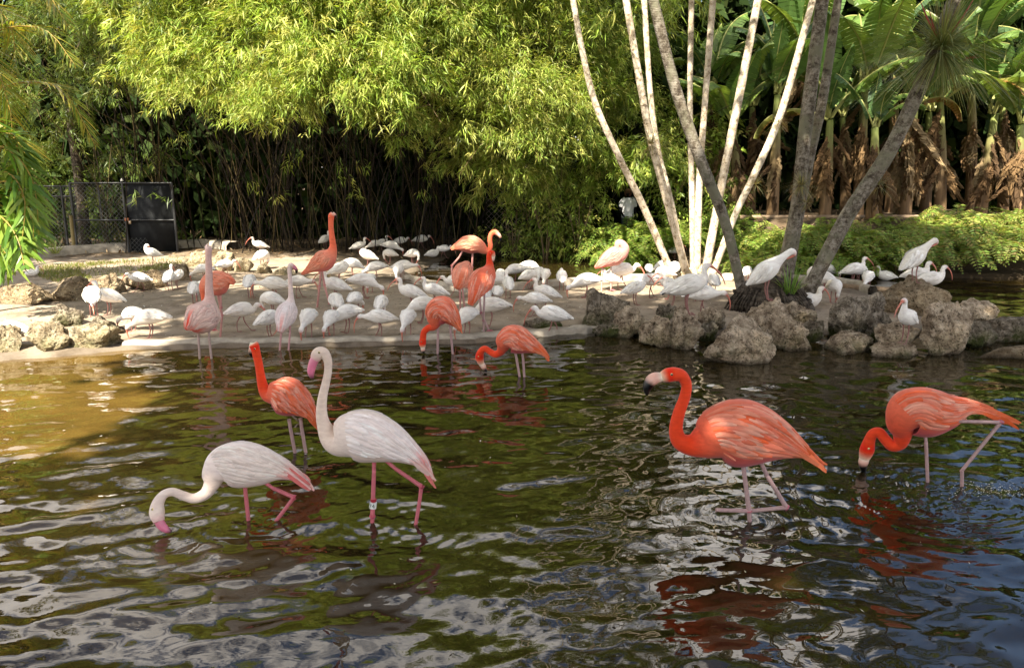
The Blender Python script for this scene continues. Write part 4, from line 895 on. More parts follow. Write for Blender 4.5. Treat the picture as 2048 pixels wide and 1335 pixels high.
# ------------------------------------------------------------------ grass, litter and scraps on the ground
def grass():
    mb = MB(); poly = [(120, 560), (60, 545), (90, 528), (200, 521), (330, 514), (395, 512), (330, 535), (230, 552)]
    n = 9000; c = np.array([G(x, y, .2)[:2] for x, y in poly]); lo, hi = c.min(0), c.max(0); P = RNG.uniform(lo, hi, (n, 2)); x, y = proj(np.c_[P, np.full(n, .2)])
    patch = np.sin(P[:, 0] * 1.9 + 1.2 * np.sin(P[:, 1] * 1.3)) > -.45; k = in_poly(x, y, poly) & (patch | (RNG.random(n) < .15)); P = P[k]; z = gz(P[:, 0], P[:, 1])
    d = norm(np.c_[RNG.normal(size=(len(P), 2)) * .5, np.ones(len(P))]); leaves(mb, np.c_[P, z], d, norm(np.cross(d, rand_dirs(len(P)))), RNG.uniform(.05, .13, len(P)), .012, .1, mixcols([(.12, .17, .03), (.2, .22, .05), (.25, .2, .08)], len(P)))
    tag(mb.build('grass', M['leaf']), kind='stuff')
grass()
def litter():
    mb = MB(); n = 5200; X = RNG.uniform(-12, 9, n); Y = RNG.uniform(16.3, 22, n); k = (sdf(X, Y) > .02) & ((Y > 17.6) | (X > .3)); X, Y = X[k], Y[k]; n = len(X)
    d = rand_dirs(n) * np.array([1, 1, .2]); d = norm(d); leaves(mb, np.c_[X, Y, gz(X, Y) + .02], d, norm(np.cross(d, [0, 0, 1.0])) , RNG.uniform(.08, .22, n), RNG.uniform(.025, .06, n), .03, mixcols([(.30, .2, .1), (.2, .12, .06), (.42, .33, .2), (.12, .07, .04)], n))
    tag(mb.build('leaf_litter', M['dry_leaf']), kind='stuff')
    mb = MB(); n = 2800; X = RNG.uniform(-9, 6, n); Y = RNG.uniform(8.9, 15.5, n); k = (sdf(X, Y) > .12); X, Y = X[k], Y[k]; n = len(X); big = RNG.random(n) < .05
    d = norm(rand_dirs(n) * np.array([1, 1, .1])); leaves(mb, np.c_[X, Y, gz(X, Y) + .008], d, norm(np.cross(d, [0, 0, 1.0])), np.where(big, .11, RNG.uniform(.015, .05, n)), np.where(big, .02, RNG.uniform(.008, .025, n)), .0, np.array([(.10, .08, .06), (.16, .12, .08), (.7, .68, .62), (.05, .04, .03)])[RNG.integers(4, size=n)])
    tag(mb.build('droppings_and_debris', M['dry_leaf']), kind='stuff')
    mb = MB()
    for i in range(70):
        x, y = RNG.uniform(.2, 3.5), RNG.uniform(18.9, 21.5); 
        if sdf(x, y) < 0: continue
        a = RNG.uniform(0, 3.14); l = RNG.uniform(.3, .9); z = float(gz(x, y)); tube([(x, y, z + .03), (x + l * math.cos(a) / 2, y + l * math.sin(a) / 2, z + .10), (x + l * math.cos(a), y + l * math.sin(a), z + .03)], [.012, .015, .006], 4, 6, mixcols([(.3, .2, .1), (.45, .36, .24)], 1)[0], mb, caps=False)
    tag(mb.build('fallen_sticks', M['dry_leaf']), kind='stuff')
litter()
for k, (pa, pb, lab) in enumerate([((600, 556), (668, 548), 'thin dark twig lying on the sunny sand behind the wading white flamingo'), ((800, 560), (872, 578), 'curved stick along the kerb of the back inlet')]):
    a, b_ = GG(*pa), GG(*pb); o = tube([a * 0 + [0, 0, .02], (b_ - a) * .5 + [0, .05, .04], (b_ - a) + [0, 0, .02]], [.009, .012, .005], 6, 12, (.16, .11, .07)).build('twig', M['dry_leaf'], loc=a); tag(o, lab, 'twig')

# ------------------------------------------------------------------ the person among the ferns
def person():
    base = D(1254, 470, 19.6); base[2] = float(gz(base[0], 19.6)); k = 1.0
    top = D(1254, 379, 19.6)[2] - base[2]; s = top / 1.66
    V = [(0, 0, .92), (0, 0, 1.12), (0, 0, 1.32), (0, 0, 1.42), (0, 0, 1.50), (0, -.015, 1.56),
         (.17, 0, 1.36), (.24, .02, 1.12), (.20, -.14, .95), (.17, -.2, .90), (-.17, 0, 1.36), (-.25, .03, 1.12), (-.22, -.12, .94), (-.19, -.19, .88),
         (.09, 0, .85), (.10, -.01, .48), (.11, .02, .10), (.11, -.12, .03), (-.09, 0, .85), (-.10, -.04, .48), (-.11, .0, .10), (-.11, -.14, .03)]
    E = [(0, 1), (1, 2), (2, 3), (3, 4), (4, 5), (2, 6), (6, 7), (7, 8), (8, 9), (2, 10), (10, 11), (11, 12), (12, 13), (0, 14), (14, 15), (15, 16), (16, 17), (0, 18), (18, 19), (19, 20), (20, 21)]
    Rr = [.14, .13, .14, .06, .07, .085, .055, .042, .03, .03, .055, .042, .03, .03, .085, .06, .04, .035, .085, .06, .04, .035]
    me = bpy.data.meshes.new('body'); me.from_pydata([tuple(np.array(v) * s) for v in V], E, []); body = bpy.data.objects.new('body', me); COL.objects.link(body)
    sk = body.modifiers.new('skin', 'SKIN'); me.skin_vertices[0].data[0].use_root = True
    for v, r in zip(me.skin_vertices[0].data, Rr): v.radius = (r * s, r * s)
    sb = body.modifiers.new('smooth', 'SUBSURF'); sb.levels = sb.render_levels = 2
    me.materials.append(plain('person_skin', (.42, .25, .17), .6, .3, 10, .1))
    t = thing('person', 'person with brown hair in a white shirt, half hidden behind the bright ferns', 'person', base); body.parent = t; t.rotation_euler = (0, 0, .35)
    ml = plain('white_cotton', (.8, .79, .78), .9, .1, 14, .08, .2); mh = plain('brown_hair', (.22, .11, .055), .6, .4, 20, .4, .3, stretch=(4, 4, .6)); ms = plain('dark_shorts', (.05, .055, .07), .9, .1, 12, .2)
    c = MB(); tube(np.array([(0, 0, .86), (0, 0, 1.05), (0, 0, 1.25), (0, 0, 1.38), (0, 0, 1.43)]) * s, np.array([.185, .17, .185, .13, .07]) * s, 14, 16, (1, 1, 1), c, caps=False)
    for sg in (-1, 1): tube(np.array([(sg * .10, 0, 1.37), (sg * .19, 0, 1.31), (sg * .235, .015, 1.17)]) * s, np.array([.09, .08, .07]) * s, 10, 9, (1, 1, 1), c, caps=False)
    c.build('shirt', ml, t)
    c = MB(); tube(np.array([(0, 0, .94), (0, 0, .82)]) * s, np.array([.175, .18]) * s, 14, 4, (1, 1, 1), c)
    for sg in (-1, 1): tube(np.array([(sg * .09, 0, .86), (sg * .10, -.01, .52)]) * s, np.array([.11, .095]) * s, 10, 6, (1, 1, 1), c)
    c.build('shorts', ms, t)
    Vh, Fh = ICO[3]; H = Vh * np.array([.108, .118, .12]); k = ~((Vh[:, 1] < -.35) & (Vh[:, 2] < .35)); keep = k[Fh].all(1)
    MB().add((H + [0, .012, 1.575]) * s, T=Fh[keep]).build('hair', mh, t)
    f = MB(); tube(np.array([(0, -.095, 1.575), (0, -.12, 1.545), (0, -.10, 1.53)]) * s, np.array([.01, .016, .012]) * s, 6, 6, (.42, .25, .17), f); f.build('nose', me.materials[0], t)
    for sg in (-1, 1):
        Ve, Fe = ICO[1]; MB().add((Ve * .012 + [sg * .035, -.092, 1.575]) * s, T=Fe, C=(.03, .02, .02)).build('eye', M['eye'], t)
    f = MB(); tube(np.array([(-.025, -.092, 1.505), (0, -.10, 1.50), (.025, -.092, 1.505)]) * s, np.array([.004, .008, .004]) * s, 6, 6, (.4, .12, .10), f); f.build('mouth', M['bird_skin'], t)
person()
# ------------------------------------------------------------------ birds
class Bird:
    """one continuous skin swept from tail tip to the root of the bill; rows: x, y, z, lateral radius, sagittal radius, r, g, b"""
    def __init__(s, rows, lat, nr=90, ns=20):
        A = catmull(np.asarray(rows, float), nr); s.P = A[:, :3]; s.ra = np.maximum(A[:, 3], .0008); s.rb = np.maximum(A[:, 4], .0008); s.c = np.clip(A[:, 5:8], .003, 1)
        s.T = norm(np.gradient(s.P, axis=0)); lat = np.broadcast_to(np.asarray(lat, float), s.T.shape)
        s.B = norm(lat - (lat * s.T).sum(1, keepdims=True) * s.T); s.N = np.cross(s.T, s.B); s.nr, s.ns, s.m = nr, ns, len(rows)
        if s.N[max(1, int(nr * .3)), 2] < 0: s.N = -s.N
        s.th = np.linspace(0, 2 * np.pi, ns, endpoint=False)
    def at(s, u, th, h=0.0):
        """surface point at control index u and angle th (0 side, pi/2 back); th may be arrays"""
        f = np.clip(np.asarray(u) / (s.m - 1) * (s.nr - 1), 0, s.nr - 1.001); i = f.astype(int); t = (f - i)[..., None]
        L = lambda a: a[i] * (1 - t) + a[i + 1] * t
        ra = L(s.ra[:, None])[..., 0]; rb = L(s.rb[:, None])[..., 0]
        return L(s.P) + (np.cos(th) * (ra + h))[..., None] * L(s.B) + (np.sin(th) * (rb + h))[..., None] * L(s.N)
    def mesh(s, mb, belly=None):
        V = s.P[:, None] + np.cos(s.th)[None, :, None] * s.ra[:, None, None] * s.B[:, None] + np.sin(s.th)[None, :, None] * s.rb[:, None, None] * s.N[:, None]
        C = np.repeat(s.c[:, None], s.ns, 1)
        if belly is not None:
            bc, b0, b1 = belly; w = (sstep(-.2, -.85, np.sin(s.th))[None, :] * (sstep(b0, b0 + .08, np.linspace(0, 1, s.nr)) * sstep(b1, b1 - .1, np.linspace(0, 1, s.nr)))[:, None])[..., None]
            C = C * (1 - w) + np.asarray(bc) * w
        mb.add(V.reshape(-1, 3), Q=ring_quads(s.nr, s.ns), C=C.reshape(-1, 3))
        for k in (0, s.nr - 1):
            mb.add(np.concatenate([V[k], s.P[k:k + 1]]), T=[(a, (a + 1) % s.ns, s.ns) for a in range(s.ns)], C=s.c[k])
        return mb
    def wing(s, mb, side, u0, u1, rows, cols, tipcols, Ls, Wf, th0=-.45, th1=1.35, lift=.005, nper=7, seed=0):
        """overlapping feather blades over one flank, laid from rear to front"""
        r = np.random.default_rng(seed)
        nt, nw = 6, 5
        for k in range(rows):
            f = k / max(1, rows - 1); u = u0 + (u1 - u0) * f; Lf = Ls[0] * (1 - f) + Ls[1] * f
            npr = nper + (k % 2)
            for j in range(npr):
                g = (j + .5 + .22 * r.normal()) / npr; th = th0 + (th1 - th0) * g
                # direction: back along the body and a little downward
                du = Lf * r.uniform(.85, 1.15); sweep = -.30 * (0.4 + .6 * g) * r.uniform(.7, 1.2)
                t = np.linspace(0, 1, nt)[:, None]; w = np.linspace(-1, 1, nw)[None, :]
                prof = np.sin(np.pi * np.clip(.10 + .86 * t, 0, 1)) ** .55
                wth = Wf * (1.1 - .35 * f) * prof * (1 + .1 * r.normal())
                uu = np.clip(u - du * t + 0 * w, .02, s.m - 1); tt = th + sweep * t + wth * w
                hh = lift * (.6 + 2.4 * t) * (1 + .35 * r.normal()) - lift * 1.5 * w ** 2 + .0015 * f + .0012 * r.normal()
                tt2 = np.where(side > 0, tt, np.pi - tt); V = s.at(uu, tt2, hh)
                c0 = mixcols(cols, 1, .10)[0]; c1 = mixcols(tipcols, 1, .06)[0] if f < .35 else mixcols(cols, 1, .08)[0]
                ct = (c0 * (1 - t[..., None] ** 1.5) + c1 * t[..., None] ** 1.5) * (1 - .10 * np.abs(w[..., None]))
                mb.add(V.reshape(-1, 3), Q=ring_quads(nt, nw, False), C=np.clip(ct * np.ones((nt, nw, 1)), .004, 1).reshape(-1, 3))
        return mb

SKINS = {
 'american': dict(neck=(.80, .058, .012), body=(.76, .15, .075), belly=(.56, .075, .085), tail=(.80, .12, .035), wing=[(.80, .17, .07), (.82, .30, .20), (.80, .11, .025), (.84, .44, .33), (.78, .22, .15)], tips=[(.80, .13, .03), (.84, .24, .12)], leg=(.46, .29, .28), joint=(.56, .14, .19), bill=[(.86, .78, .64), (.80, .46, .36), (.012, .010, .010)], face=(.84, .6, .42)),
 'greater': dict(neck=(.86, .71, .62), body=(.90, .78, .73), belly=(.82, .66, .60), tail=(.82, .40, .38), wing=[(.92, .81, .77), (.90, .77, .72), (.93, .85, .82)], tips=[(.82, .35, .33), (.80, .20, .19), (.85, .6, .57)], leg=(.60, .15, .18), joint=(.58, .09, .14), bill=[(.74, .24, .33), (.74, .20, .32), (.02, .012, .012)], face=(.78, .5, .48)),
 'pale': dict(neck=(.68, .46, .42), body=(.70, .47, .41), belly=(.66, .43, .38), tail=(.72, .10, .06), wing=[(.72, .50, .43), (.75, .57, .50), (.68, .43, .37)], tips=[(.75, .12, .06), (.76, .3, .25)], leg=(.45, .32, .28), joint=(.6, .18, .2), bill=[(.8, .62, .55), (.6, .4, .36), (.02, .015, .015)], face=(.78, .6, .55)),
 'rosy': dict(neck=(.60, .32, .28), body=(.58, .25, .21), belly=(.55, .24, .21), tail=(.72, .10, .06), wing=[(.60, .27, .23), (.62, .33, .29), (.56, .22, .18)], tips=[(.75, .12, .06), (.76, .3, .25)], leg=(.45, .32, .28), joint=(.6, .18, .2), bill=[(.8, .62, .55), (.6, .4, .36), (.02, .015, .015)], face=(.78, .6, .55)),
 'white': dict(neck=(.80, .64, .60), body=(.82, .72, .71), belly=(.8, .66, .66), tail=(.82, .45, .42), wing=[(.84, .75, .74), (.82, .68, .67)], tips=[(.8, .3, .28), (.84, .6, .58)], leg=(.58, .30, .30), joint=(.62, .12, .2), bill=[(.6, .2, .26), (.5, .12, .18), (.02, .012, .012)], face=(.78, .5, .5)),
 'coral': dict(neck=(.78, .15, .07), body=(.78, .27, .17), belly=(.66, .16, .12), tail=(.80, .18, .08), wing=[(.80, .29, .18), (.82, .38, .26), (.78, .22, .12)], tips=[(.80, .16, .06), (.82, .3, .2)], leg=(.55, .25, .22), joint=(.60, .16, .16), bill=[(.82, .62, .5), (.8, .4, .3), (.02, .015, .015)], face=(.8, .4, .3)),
}
GF = 'flamingos around the pond'
def leg_mesh(P, radii, cl, cj, jidx):
    Q, r_, c_ = [P[0]], [radii[0]], [cl]; n = len(P)
    for k in range(1, n):
        l = np.linalg.norm(P[k] - P[k - 1]); e = min(.018, l * .3); d = (P[k] - P[k - 1]) / max(l, 1e-6); j0, j1 = (k - 1 == jidx), (k == jidx)
        thin = min(radii)
        Q += [P[k - 1] + d * e, P[k] - d * e, P[k]]; r_ += [thin * (1.12 if j0 else 1.05), thin * (1.18 if j1 else 1.0), radii[k]]; c_ += [cl, cl, cj if j1 else cl]
    return tube(np.array(Q), r_, 9, (len(Q) - 1) * 4 + 1, np.array(c_, float))
def flamingo(label, skin, spine, legs, bill, contact, wade=True, wing=(1.2, 4.6), lat=(0, 1, 0), nb=5, ry=.82, rows=13, nper=7, feet=False, dz=0.0, eye_at=-1.4, Y=None, wing_len=(1.5, .9), shift=None, belly_span=(.12, .5), dip=None):
    """spine: (px, py, radius px, optional extra depth m) from tail tip to bill root; first nb rows are body"""
    S = SKINS[skin]; w = (GG(*contact) if not wade else G(*contact, 0.0)) if Y is None else D(*contact, Y); Y0 = w[1]; k = 1 / ppm(Y0, .5)
    org = np.array([w[0], Y0, w[2] if not wade else 0.0]); rows_ = []
    m_ = len(spine); hY = (G(*dip, 0.0)[1] - Y0) if dip else 0.0
    if dip: add_ring(G(*dip, 0.0), .0025, .08, .35)
    for i, q in enumerate(spine):
        P = D(q[0], q[1], Y0 + (q[3] if len(q) > 3 else hY * max(0.0, (i - nb + 1) / (m_ - nb)))); r = q[2] * k * (P[1] / Y0)
        body = i < nb; c = S['tail'] if i < 2 else S['body'] if body else S['neck']
        if i == nb: c = tuple((np.array(S['body']) + np.array(S['neck'])) / 2)
        if i == m_ - 1: c = S['face']
        rows_.append((*(P - org), r * (ry if body else .95), r, *c))
    B = Bird(rows_, lat, 22 + 9 * m_, 22)
    t = thing('flamingo', label, 'flamingo', org, GF)
    u_b = nb / (m_ - 1)
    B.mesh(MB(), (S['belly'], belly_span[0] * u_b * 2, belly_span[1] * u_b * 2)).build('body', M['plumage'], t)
    sc_ = (spine[2][2] * k)
    for sd_ in (1, -1):
        mb = B.wing(MB(), sd_, wing[0], wing[1], rows, S['wing'], S['tips'], wing_len, .115, seed=int(contact[0]) + sd_, nper=nper + 4, lift=.0026 if skin in ('greater', 'white') else .004)
        mb.build('wing', M['plumage'], t)
    if nb >= 6:                                                       # loose flight feathers past the tail
        mb = MB(); rg = np.random.default_rng(int(contact[0])); tip = B.P[0]; back = norm(B.P[0] - B.P[int(B.nr * .12)])
        for j in range(11):
            sd_ = 1 if j % 2 else -1; th = rg.uniform(-.3, .9); a = B.at(np.array(rg.uniform(.9, 1.7)), np.array(th if sd_ > 0 else np.pi - th), .004)
            e = tip + back * rg.uniform(-.05, .05) + np.array([0, 1, 0]) * sd_ * rg.uniform(.0, .03) + np.array([0, 0, rg.uniform(-.035, .03)]); m_d = (a + e) / 2 + np.array([0, sd_ * .008, -.004])
            tt = np.linspace(0, 1, 7)[:, None]; P = a * (1 - tt) ** 2 + 2 * m_d * tt * (1 - tt) + e * tt ** 2; wd = .014 * np.sin(np.pi * np.clip(.15 + .8 * tt, 0, 1)) ** .6
            up = norm(np.cross(e - a, [0, 1.0, 0])); mb.add(np.stack([P - up * wd, P + up * wd + [0, .002 * sd_, 0]], 1).reshape(-1, 3), Q=[(2 * q, 2 * q + 1, 2 * q + 3, 2 * q + 2) for q in range(6)], C=mixcols(S['tips'], 1, .12)[0])
        mb.build('tail_feathers', M['plumage'], t)
    for pts, rad, jidx in legs:
        P = np.array([D(q[0], q[1], Y0 + (q[2] if len(q) > 2 else 0)) - org for q in pts])
        if wade and P[-1, 2] < .05:
            P[-1, 2] = -.02; P = np.concatenate([P, [[P[-1, 0], P[-1, 1], -.34]]]); add_ring(P[-1][:2] + org[:2], .0030, .085, .28)
        rr = [.86 * rad * k * (1.25 if i == 0 else 1.75 if i == jidx else 1.0) for i in range(len(P))]
        lo = leg_mesh(P, rr, S['leg'], S['joint'], jidx).build('leg', M['bird_skin'], t)
        if feet and not wade:
            ft = MB(); e = P[-1]
            for a in (-.5, 0, .5):
                d = np.array([math.sin(a + feet), -math.cos(a + feet) * .8, 0]) * .10
                tube([e + [0, 0, .008], e + d * .6 + [0, 0, .012], e + d + [0, 0, .004]], [.007, .006, .003], 5, 5, S['joint'], ft)
                d2 = np.array([math.sin(a + .25 + feet), -math.cos(a + .25 + feet) * .8, 0]) * .08
            d0 = [np.array([math.sin(a + feet), -math.cos(a + feet) * .8, 0]) * .085 + e + [0, 0, .006] for a in (-.5, 0, .5)]
            ft.add([e + [0, 0, .006]] + d0, T=[(0, 1, 2), (0, 2, 3)], C=S['joint']); ft.build('foot', M['bird_skin'], lo)
    P = np.array([D(q[0], q[1], Y0 + (spine[-1][3] if len(spine[-1]) > 3 else hY)) - org for q in bill]); rr = [q[2] * k for q in bill]
    P = np.concatenate([[B.P[-2]], P]); rr = [B.rb[-1] * .9] + rr; n = len(P)
    cols = np.array([S['bill'][0]] + ([S['bill'][1]] * (n - 4) + [S['bill'][2]] * 3 if n >= 5 else [S['bill'][1]] * (n - 3) + [S['bill'][2]] * 2)) if n > 4 or skin != 'greater' else np.array([S['bill'][0]] + [S['bill'][1]] * (n - 2) + [S['bill'][2]])
    tube(P, rr, 10, (n - 1) * 7, cols[:n]).build('bill', M['bill'], t)
    if eye_at is not None:
        i = int((m_ - 1 + eye_at) / (m_ - 1) * (B.nr - 1)); V, F = ICO[2]
        for sg in (1, -1):
            c = B.P[i] + B.B[i] * sg * B.ra[i] * .93 + B.N[i] * B.rb[i] * .25; r = .16 * B.rb[i] + .0015
            cc = np.where((np.abs(V @ B.B[i]) > .80)[:, None], np.array([[.01, .01, .01]]), np.array([[.75, .6, .25]]))
            MB().add(V * r + c, T=F, C=cc).build('eye', M['eye'], t)
    return t, org, k

A_ = flamingo('white flamingo bending its neck to feed in the near water', 'greater', [(619, 972, 2), (595, 953, 10), (560, 938, 23), (522, 932, 40), (482, 929, 47), (449, 932, 41), (430, 948, 27), (423, 968, 16), (410, 987, 12), (388, 996, 10), (366, 990, 9), (345, 983, 8.5), (327, 989, 9), (316, 1006, 12), (314, 1025, 15), (318, 1042, 11)],
    [([(490, 972), (491, 985), (497, 1040)], 4.6, None), ([(527, 962), (545, 975), (588, 994), (548, 1040)], 4.4, 2)], [(323, 1050, 9), (332, 1058, 7), (343, 1063, 3)], (500, 1040), dip=(335, 1067), wing=(1.2, 5.2), nb=6)
B_ = flamingo('white flamingo standing tall with a numbered leg band', 'greater', [(863, 956, 2), (846, 927, 11), (816, 904, 25), (775, 884, 43), (735, 873, 53), (702, 872, 48), (676, 880, 32), (660, 872, 22), (648, 850, 14), (643, 825, 11), (645, 795, 9), (651, 768, 8), (656, 742, 7.5), (655, 719, 8.5), (647, 706, 11), (637, 707, 12.5), (630, 717, 10)],
    [([(748, 922), (748, 940), (745, 1031), (744, 1048)], 4.6, 2), ([(772, 920), (790, 936), (843, 972), (838, 1010), (831, 1066)], 4.4, 2)], [(625, 729, 8.5), (622, 744, 7), (625, 757, 3)], (745, 1047), wing=(1.2, 5.0), nb=6)
t, org, k = B_
bp = D(746.3, 1009, org[1]) - org; bt = D(746.8, 1003, org[1]) - org; bb = D(745.4, 1015, org[1]) - org
M['band'] = plain('white_plastic', (.78, .78, .74), .4, .4, 10, .03)
band = tube([bb, bt], [7.2 * k, 7.2 * k], 16, 2).build('leg_band', M['band'], t)
tube([D(746.8, 1001.5, org[1]) - org, D(747.2, 997, org[1]) - org], [6.2 * k, 6.0 * k], 14, 2, (.42, .02, .04)).build('leg_ring', M['band'], t)
fc = bpy.data.curves.new('band_number', 'FONT'); fc.body = '74'; fc.size = 12.5 * k; fc.align_x = 'CENTER'; fc.align_y = 'CENTER'; fc.extrude = .0002
fo = bpy.data.objects.new('band_number', fc); COL.objects.link(fo); fo.parent = band; fo.location = bp + np.array([-1.5 * k, -7.6 * k, 0]); fo.rotation_euler = (math.pi / 2, 0, 0)
fm = bpy.data.meshes.new_from_object(fo); bpy.data.objects.remove(fo); fo = bpy.data.objects.new('band_number', fm); COL.objects.link(fo); fo.parent = band; fo.location = bp + np.array([-1.5 * k, -7.6 * k, 0]); fo.rotation_euler = (math.pi / 2, 0, 0)
fm.materials.clear(); fm.materials.append(plain('band_ink', (.02, .05, .03), .6, .2, 5, .05)); fm.color_attributes.new('Col', 'FLOAT_COLOR', 'POINT').data.foreach_set('color', np.ones(len(fm.vertices) * 4, np.float32))
flamingo('orange flamingo behind the tall white one, head turned away', 'american', [(634, 848, 2), (622, 829, 12), (605, 812, 25), (586, 800, 36), (566, 791, 38), (549, 787, 27), (535, 786, 15.5), (526, 772, 10.5), (521, 748, 8.5), (517, 725, 8), (512, 704, 8.5), (508, 690, 9.5), (506, 686, 7)],
    [([(578, 838), (581, 858), (590, 901)], 4, None), ([(601, 836), (603, 855), (612, 906)], 4, None)], [(504, 697, 6), (502, 706, 5), (504, 713, 2)], (600, 903), wing=(1.1, 5.0), nb=6)
flamingo('large orange flamingo striding with one shank held level above the water', 'american', [(1646, 930, 2), (1610, 905, 13), (1565, 884, 38), (1518, 871, 61), (1472, 866, 69), (1434, 870, 56), (1405, 884, 34), (1380, 889, 22), (1359, 880, 17), (1352, 857, 13.5), (1358, 825, 12), (1369, 795, 11), (1373, 770, 10.5), (1364, 752, 12), (1349, 748, 14), (1335, 750, 14), (1323, 754, 10)],
    [([(1486, 928), (1489, 950), (1498, 1020), (1500, 1040)], 5.0, 2), ([(1522, 925), (1534, 950), (1573, 1014), (1500, 1021), (1432, 1019, -.02)], 4.8, 2)], [(1313, 755, 11.5), (1304, 759, 12), (1298, 767, 11), (1294, 777, 8.5), (1294, 789, 3)], (1500, 1040), wing=(1.2, 5.2), nb=6, rows=11, nper=9)
flamingo('orange flamingo feeding with one leg folded back over the splash', 'american', [(2024, 843, 2), (1978, 823, 8), (1936, 814, 17), (1896, 822, 37), (1856, 825, 50), (1820, 822, 45), (1803, 844, 30), (1805, 866, 19), (1800, 885, 14), (1785, 891, 11.5), (1772, 880, 10.5), (1759, 865, 10.5), (1746, 867, 10), (1739, 880, 11), (1734, 899, 14), (1729, 914, 11)],
    [([(1850, 868), (1852, 885), (1856, 962)], 3.8, None), ([(1893, 842, -.08), (1920, 842, -.1), (2001, 844, -.1), (1924, 940, -.1), (1925, 968, -.1)], 3.9, 2)], [(1727, 923, 10), (1726, 932, 8), (1728, 943, 4)], (1856, 962), dip=(1727, 943), wing=(1.3, 5.2), nb=6, rows=10, nper=8)
flamingo('orange flamingo feeding nearest the sand kerb with its bill at the surface', 'american', [(1097, 717, 2), (1081, 701, 8), (1061, 690, 18), (1041, 682, 27), (1023, 677, 28), (1010, 682, 20), (1006, 693, 12.5), (1000, 704, 8), (990, 708, 7), (980, 703, 6.3), (970, 697, 6.3), (962, 703, 7), (959, 714, 8.5), (962, 726, 6.5)],
    [([(1031, 706), (1033, 716), (1040, 754)], 2.9, None), ([(1044, 704), (1046, 716), (1049, 752)], 2.9, None)], [(967, 733, 5.5), (970, 739, 4), (974, 742, 2)], (1044, 753), dip=(972, 743), wing=(1.2, 5.0), nb=6)
flamingo('orange flamingo with its neck straight down beside the kerb', 'american', [(921, 661, 2), (912, 646, 10), (900, 631, 21), (887, 621, 29), (875, 624, 26), (870, 641, 17), (866, 652, 9.5), (856, 656, 6.8), (848, 664, 6.3), (846, 676, 6.5), (845, 687, 7), (846, 694, 5)],
    [([(876, 648), (876, 662), (875, 706)], 2.7, None), ([(899, 645), (901, 660), (906, 720)], 2.7, None)], [(846, 699, 4.5), (847, 703, 3), (848, 706, 2)], (890, 708), wing=(1.1, 4.6), nb=6)
flamingo('pale pink flamingo standing tall in the shallows, seen from behind', 'pale', [(372, 658, 3, -.22), (382, 649, 15, -.16), (396, 641, 29, -.06), (408, 630, 31, .04), (416, 612, 21, .12), (419, 598, 11, .14), (418, 575, 8, .14), (418, 545, 7, .14), (417, 515, 6.2, .14), (417, 500, 7, .14), (416, 492, 6, .14)],
    [([(396, 662), (397, 675), (399, 713)], 2.7, None), ([(418, 662), (418, 674), (424, 728)], 2.7, None)], [(414, 493, 4, ), (413, 497, 4), (413, 503, 2)], (410, 718), wing=(.4, 4.0), nb=5, lat=(.75, .3, 0.2), ry=1.0)
flamingo('coral flamingo mostly hidden behind the tall pale pink one', 'coral', [(469, 567, 3), (459, 561, 9), (448, 562, 20), (434, 566, 25), (419, 567, 20), (409, 575, 11), (408, 590, 6.5), (409, 605, 6), (409, 625, 6), (409, 642, 6.5), (410, 650, 5)],
    [([(434, 583), (437, 595), (444, 630), (440, 681)], 2.4, 2), ([(440, 582), (441, 592), (442, 615), (429, 660)], 2.4, 2)], [(410, 655, 4), (411, 659, 3), (412, 663, 2)], (438, 676), wade=False, wing=(1.0, 3.8), feet=.2, eye_at=None)
flamingo('tallest flamingo, coral with an upright red neck, on the open sand', 'coral', [(604, 549, 2), (618, 539, 7), (632, 530, 15), (646, 522, 21), (657, 513, 18), (664, 503, 10.5), (666, 491, 6.8), (664, 475, 5.8), (662, 455, 5.2), (662, 441, 5.2), (663, 431, 6), (666, 427, 4.5)],
    [([(640, 538), (641, 550), (639, 572), (634, 618)], 2.2, 2), ([(644, 538), (646, 552), (649, 570), (659, 607)], 2.2, 2)], [(669, 429, 3), (671, 432, 2.6), (672, 436, 1.4)], (640, 614), wade=False, wing=(1.0, 4.2), feet=.5)
flamingo('white and rosy flamingo facing the viewer at the waterline', 'white', [(559, 664, 4, -.2), (564, 650, 11, -.15), (570, 635, 19, -.05), (576, 619, 18, .05), (580, 606, 11, .1), (582, 595, 6, .1), (581, 575, 4.6, .1), (580, 555, 4.2, .1), (579, 540, 4.4, .1), (581, 531, 5.4, .1), (587, 532, 4.5, .1)],
    [([(562, 656), (562, 668), (559, 699)], 2.2, None), ([(580, 650), (580, 664), (577, 704)], 2.2, None)], [(591, 537, 3.6), (593, 541, 3), (593, 546, 1.5)], (568, 700), wing=(.4, 3.8), lat=(.9, .3, .1), ry=1.0)
flamingo('pink-backed flamingo of the pair on the sand, tail toward the viewer', 'coral', [(914, 577, 4, -.2), (919, 565, 13, -.14), (924, 552, 19, -.04), (929, 538, 17, .08), (934, 530, 9, .13), (938, 536, 6, .13), (941, 550, 5, .1), (941, 562, 5, .1), (937, 571, 5, .08), (932, 574, 4, .06)],
    [([(920, 568), (920, 582), (921, 631)], 2.1, None), ([(924, 568), (926, 586), (931, 632)], 2.1, None)], [(929, 573, 3), (927, 571, 2), (926, 568, 1)], (925, 631), wade=False, wing=(.4, 3.4), lat=(.9, .3, .0), ry=1.0, feet=.1, eye_at=None)
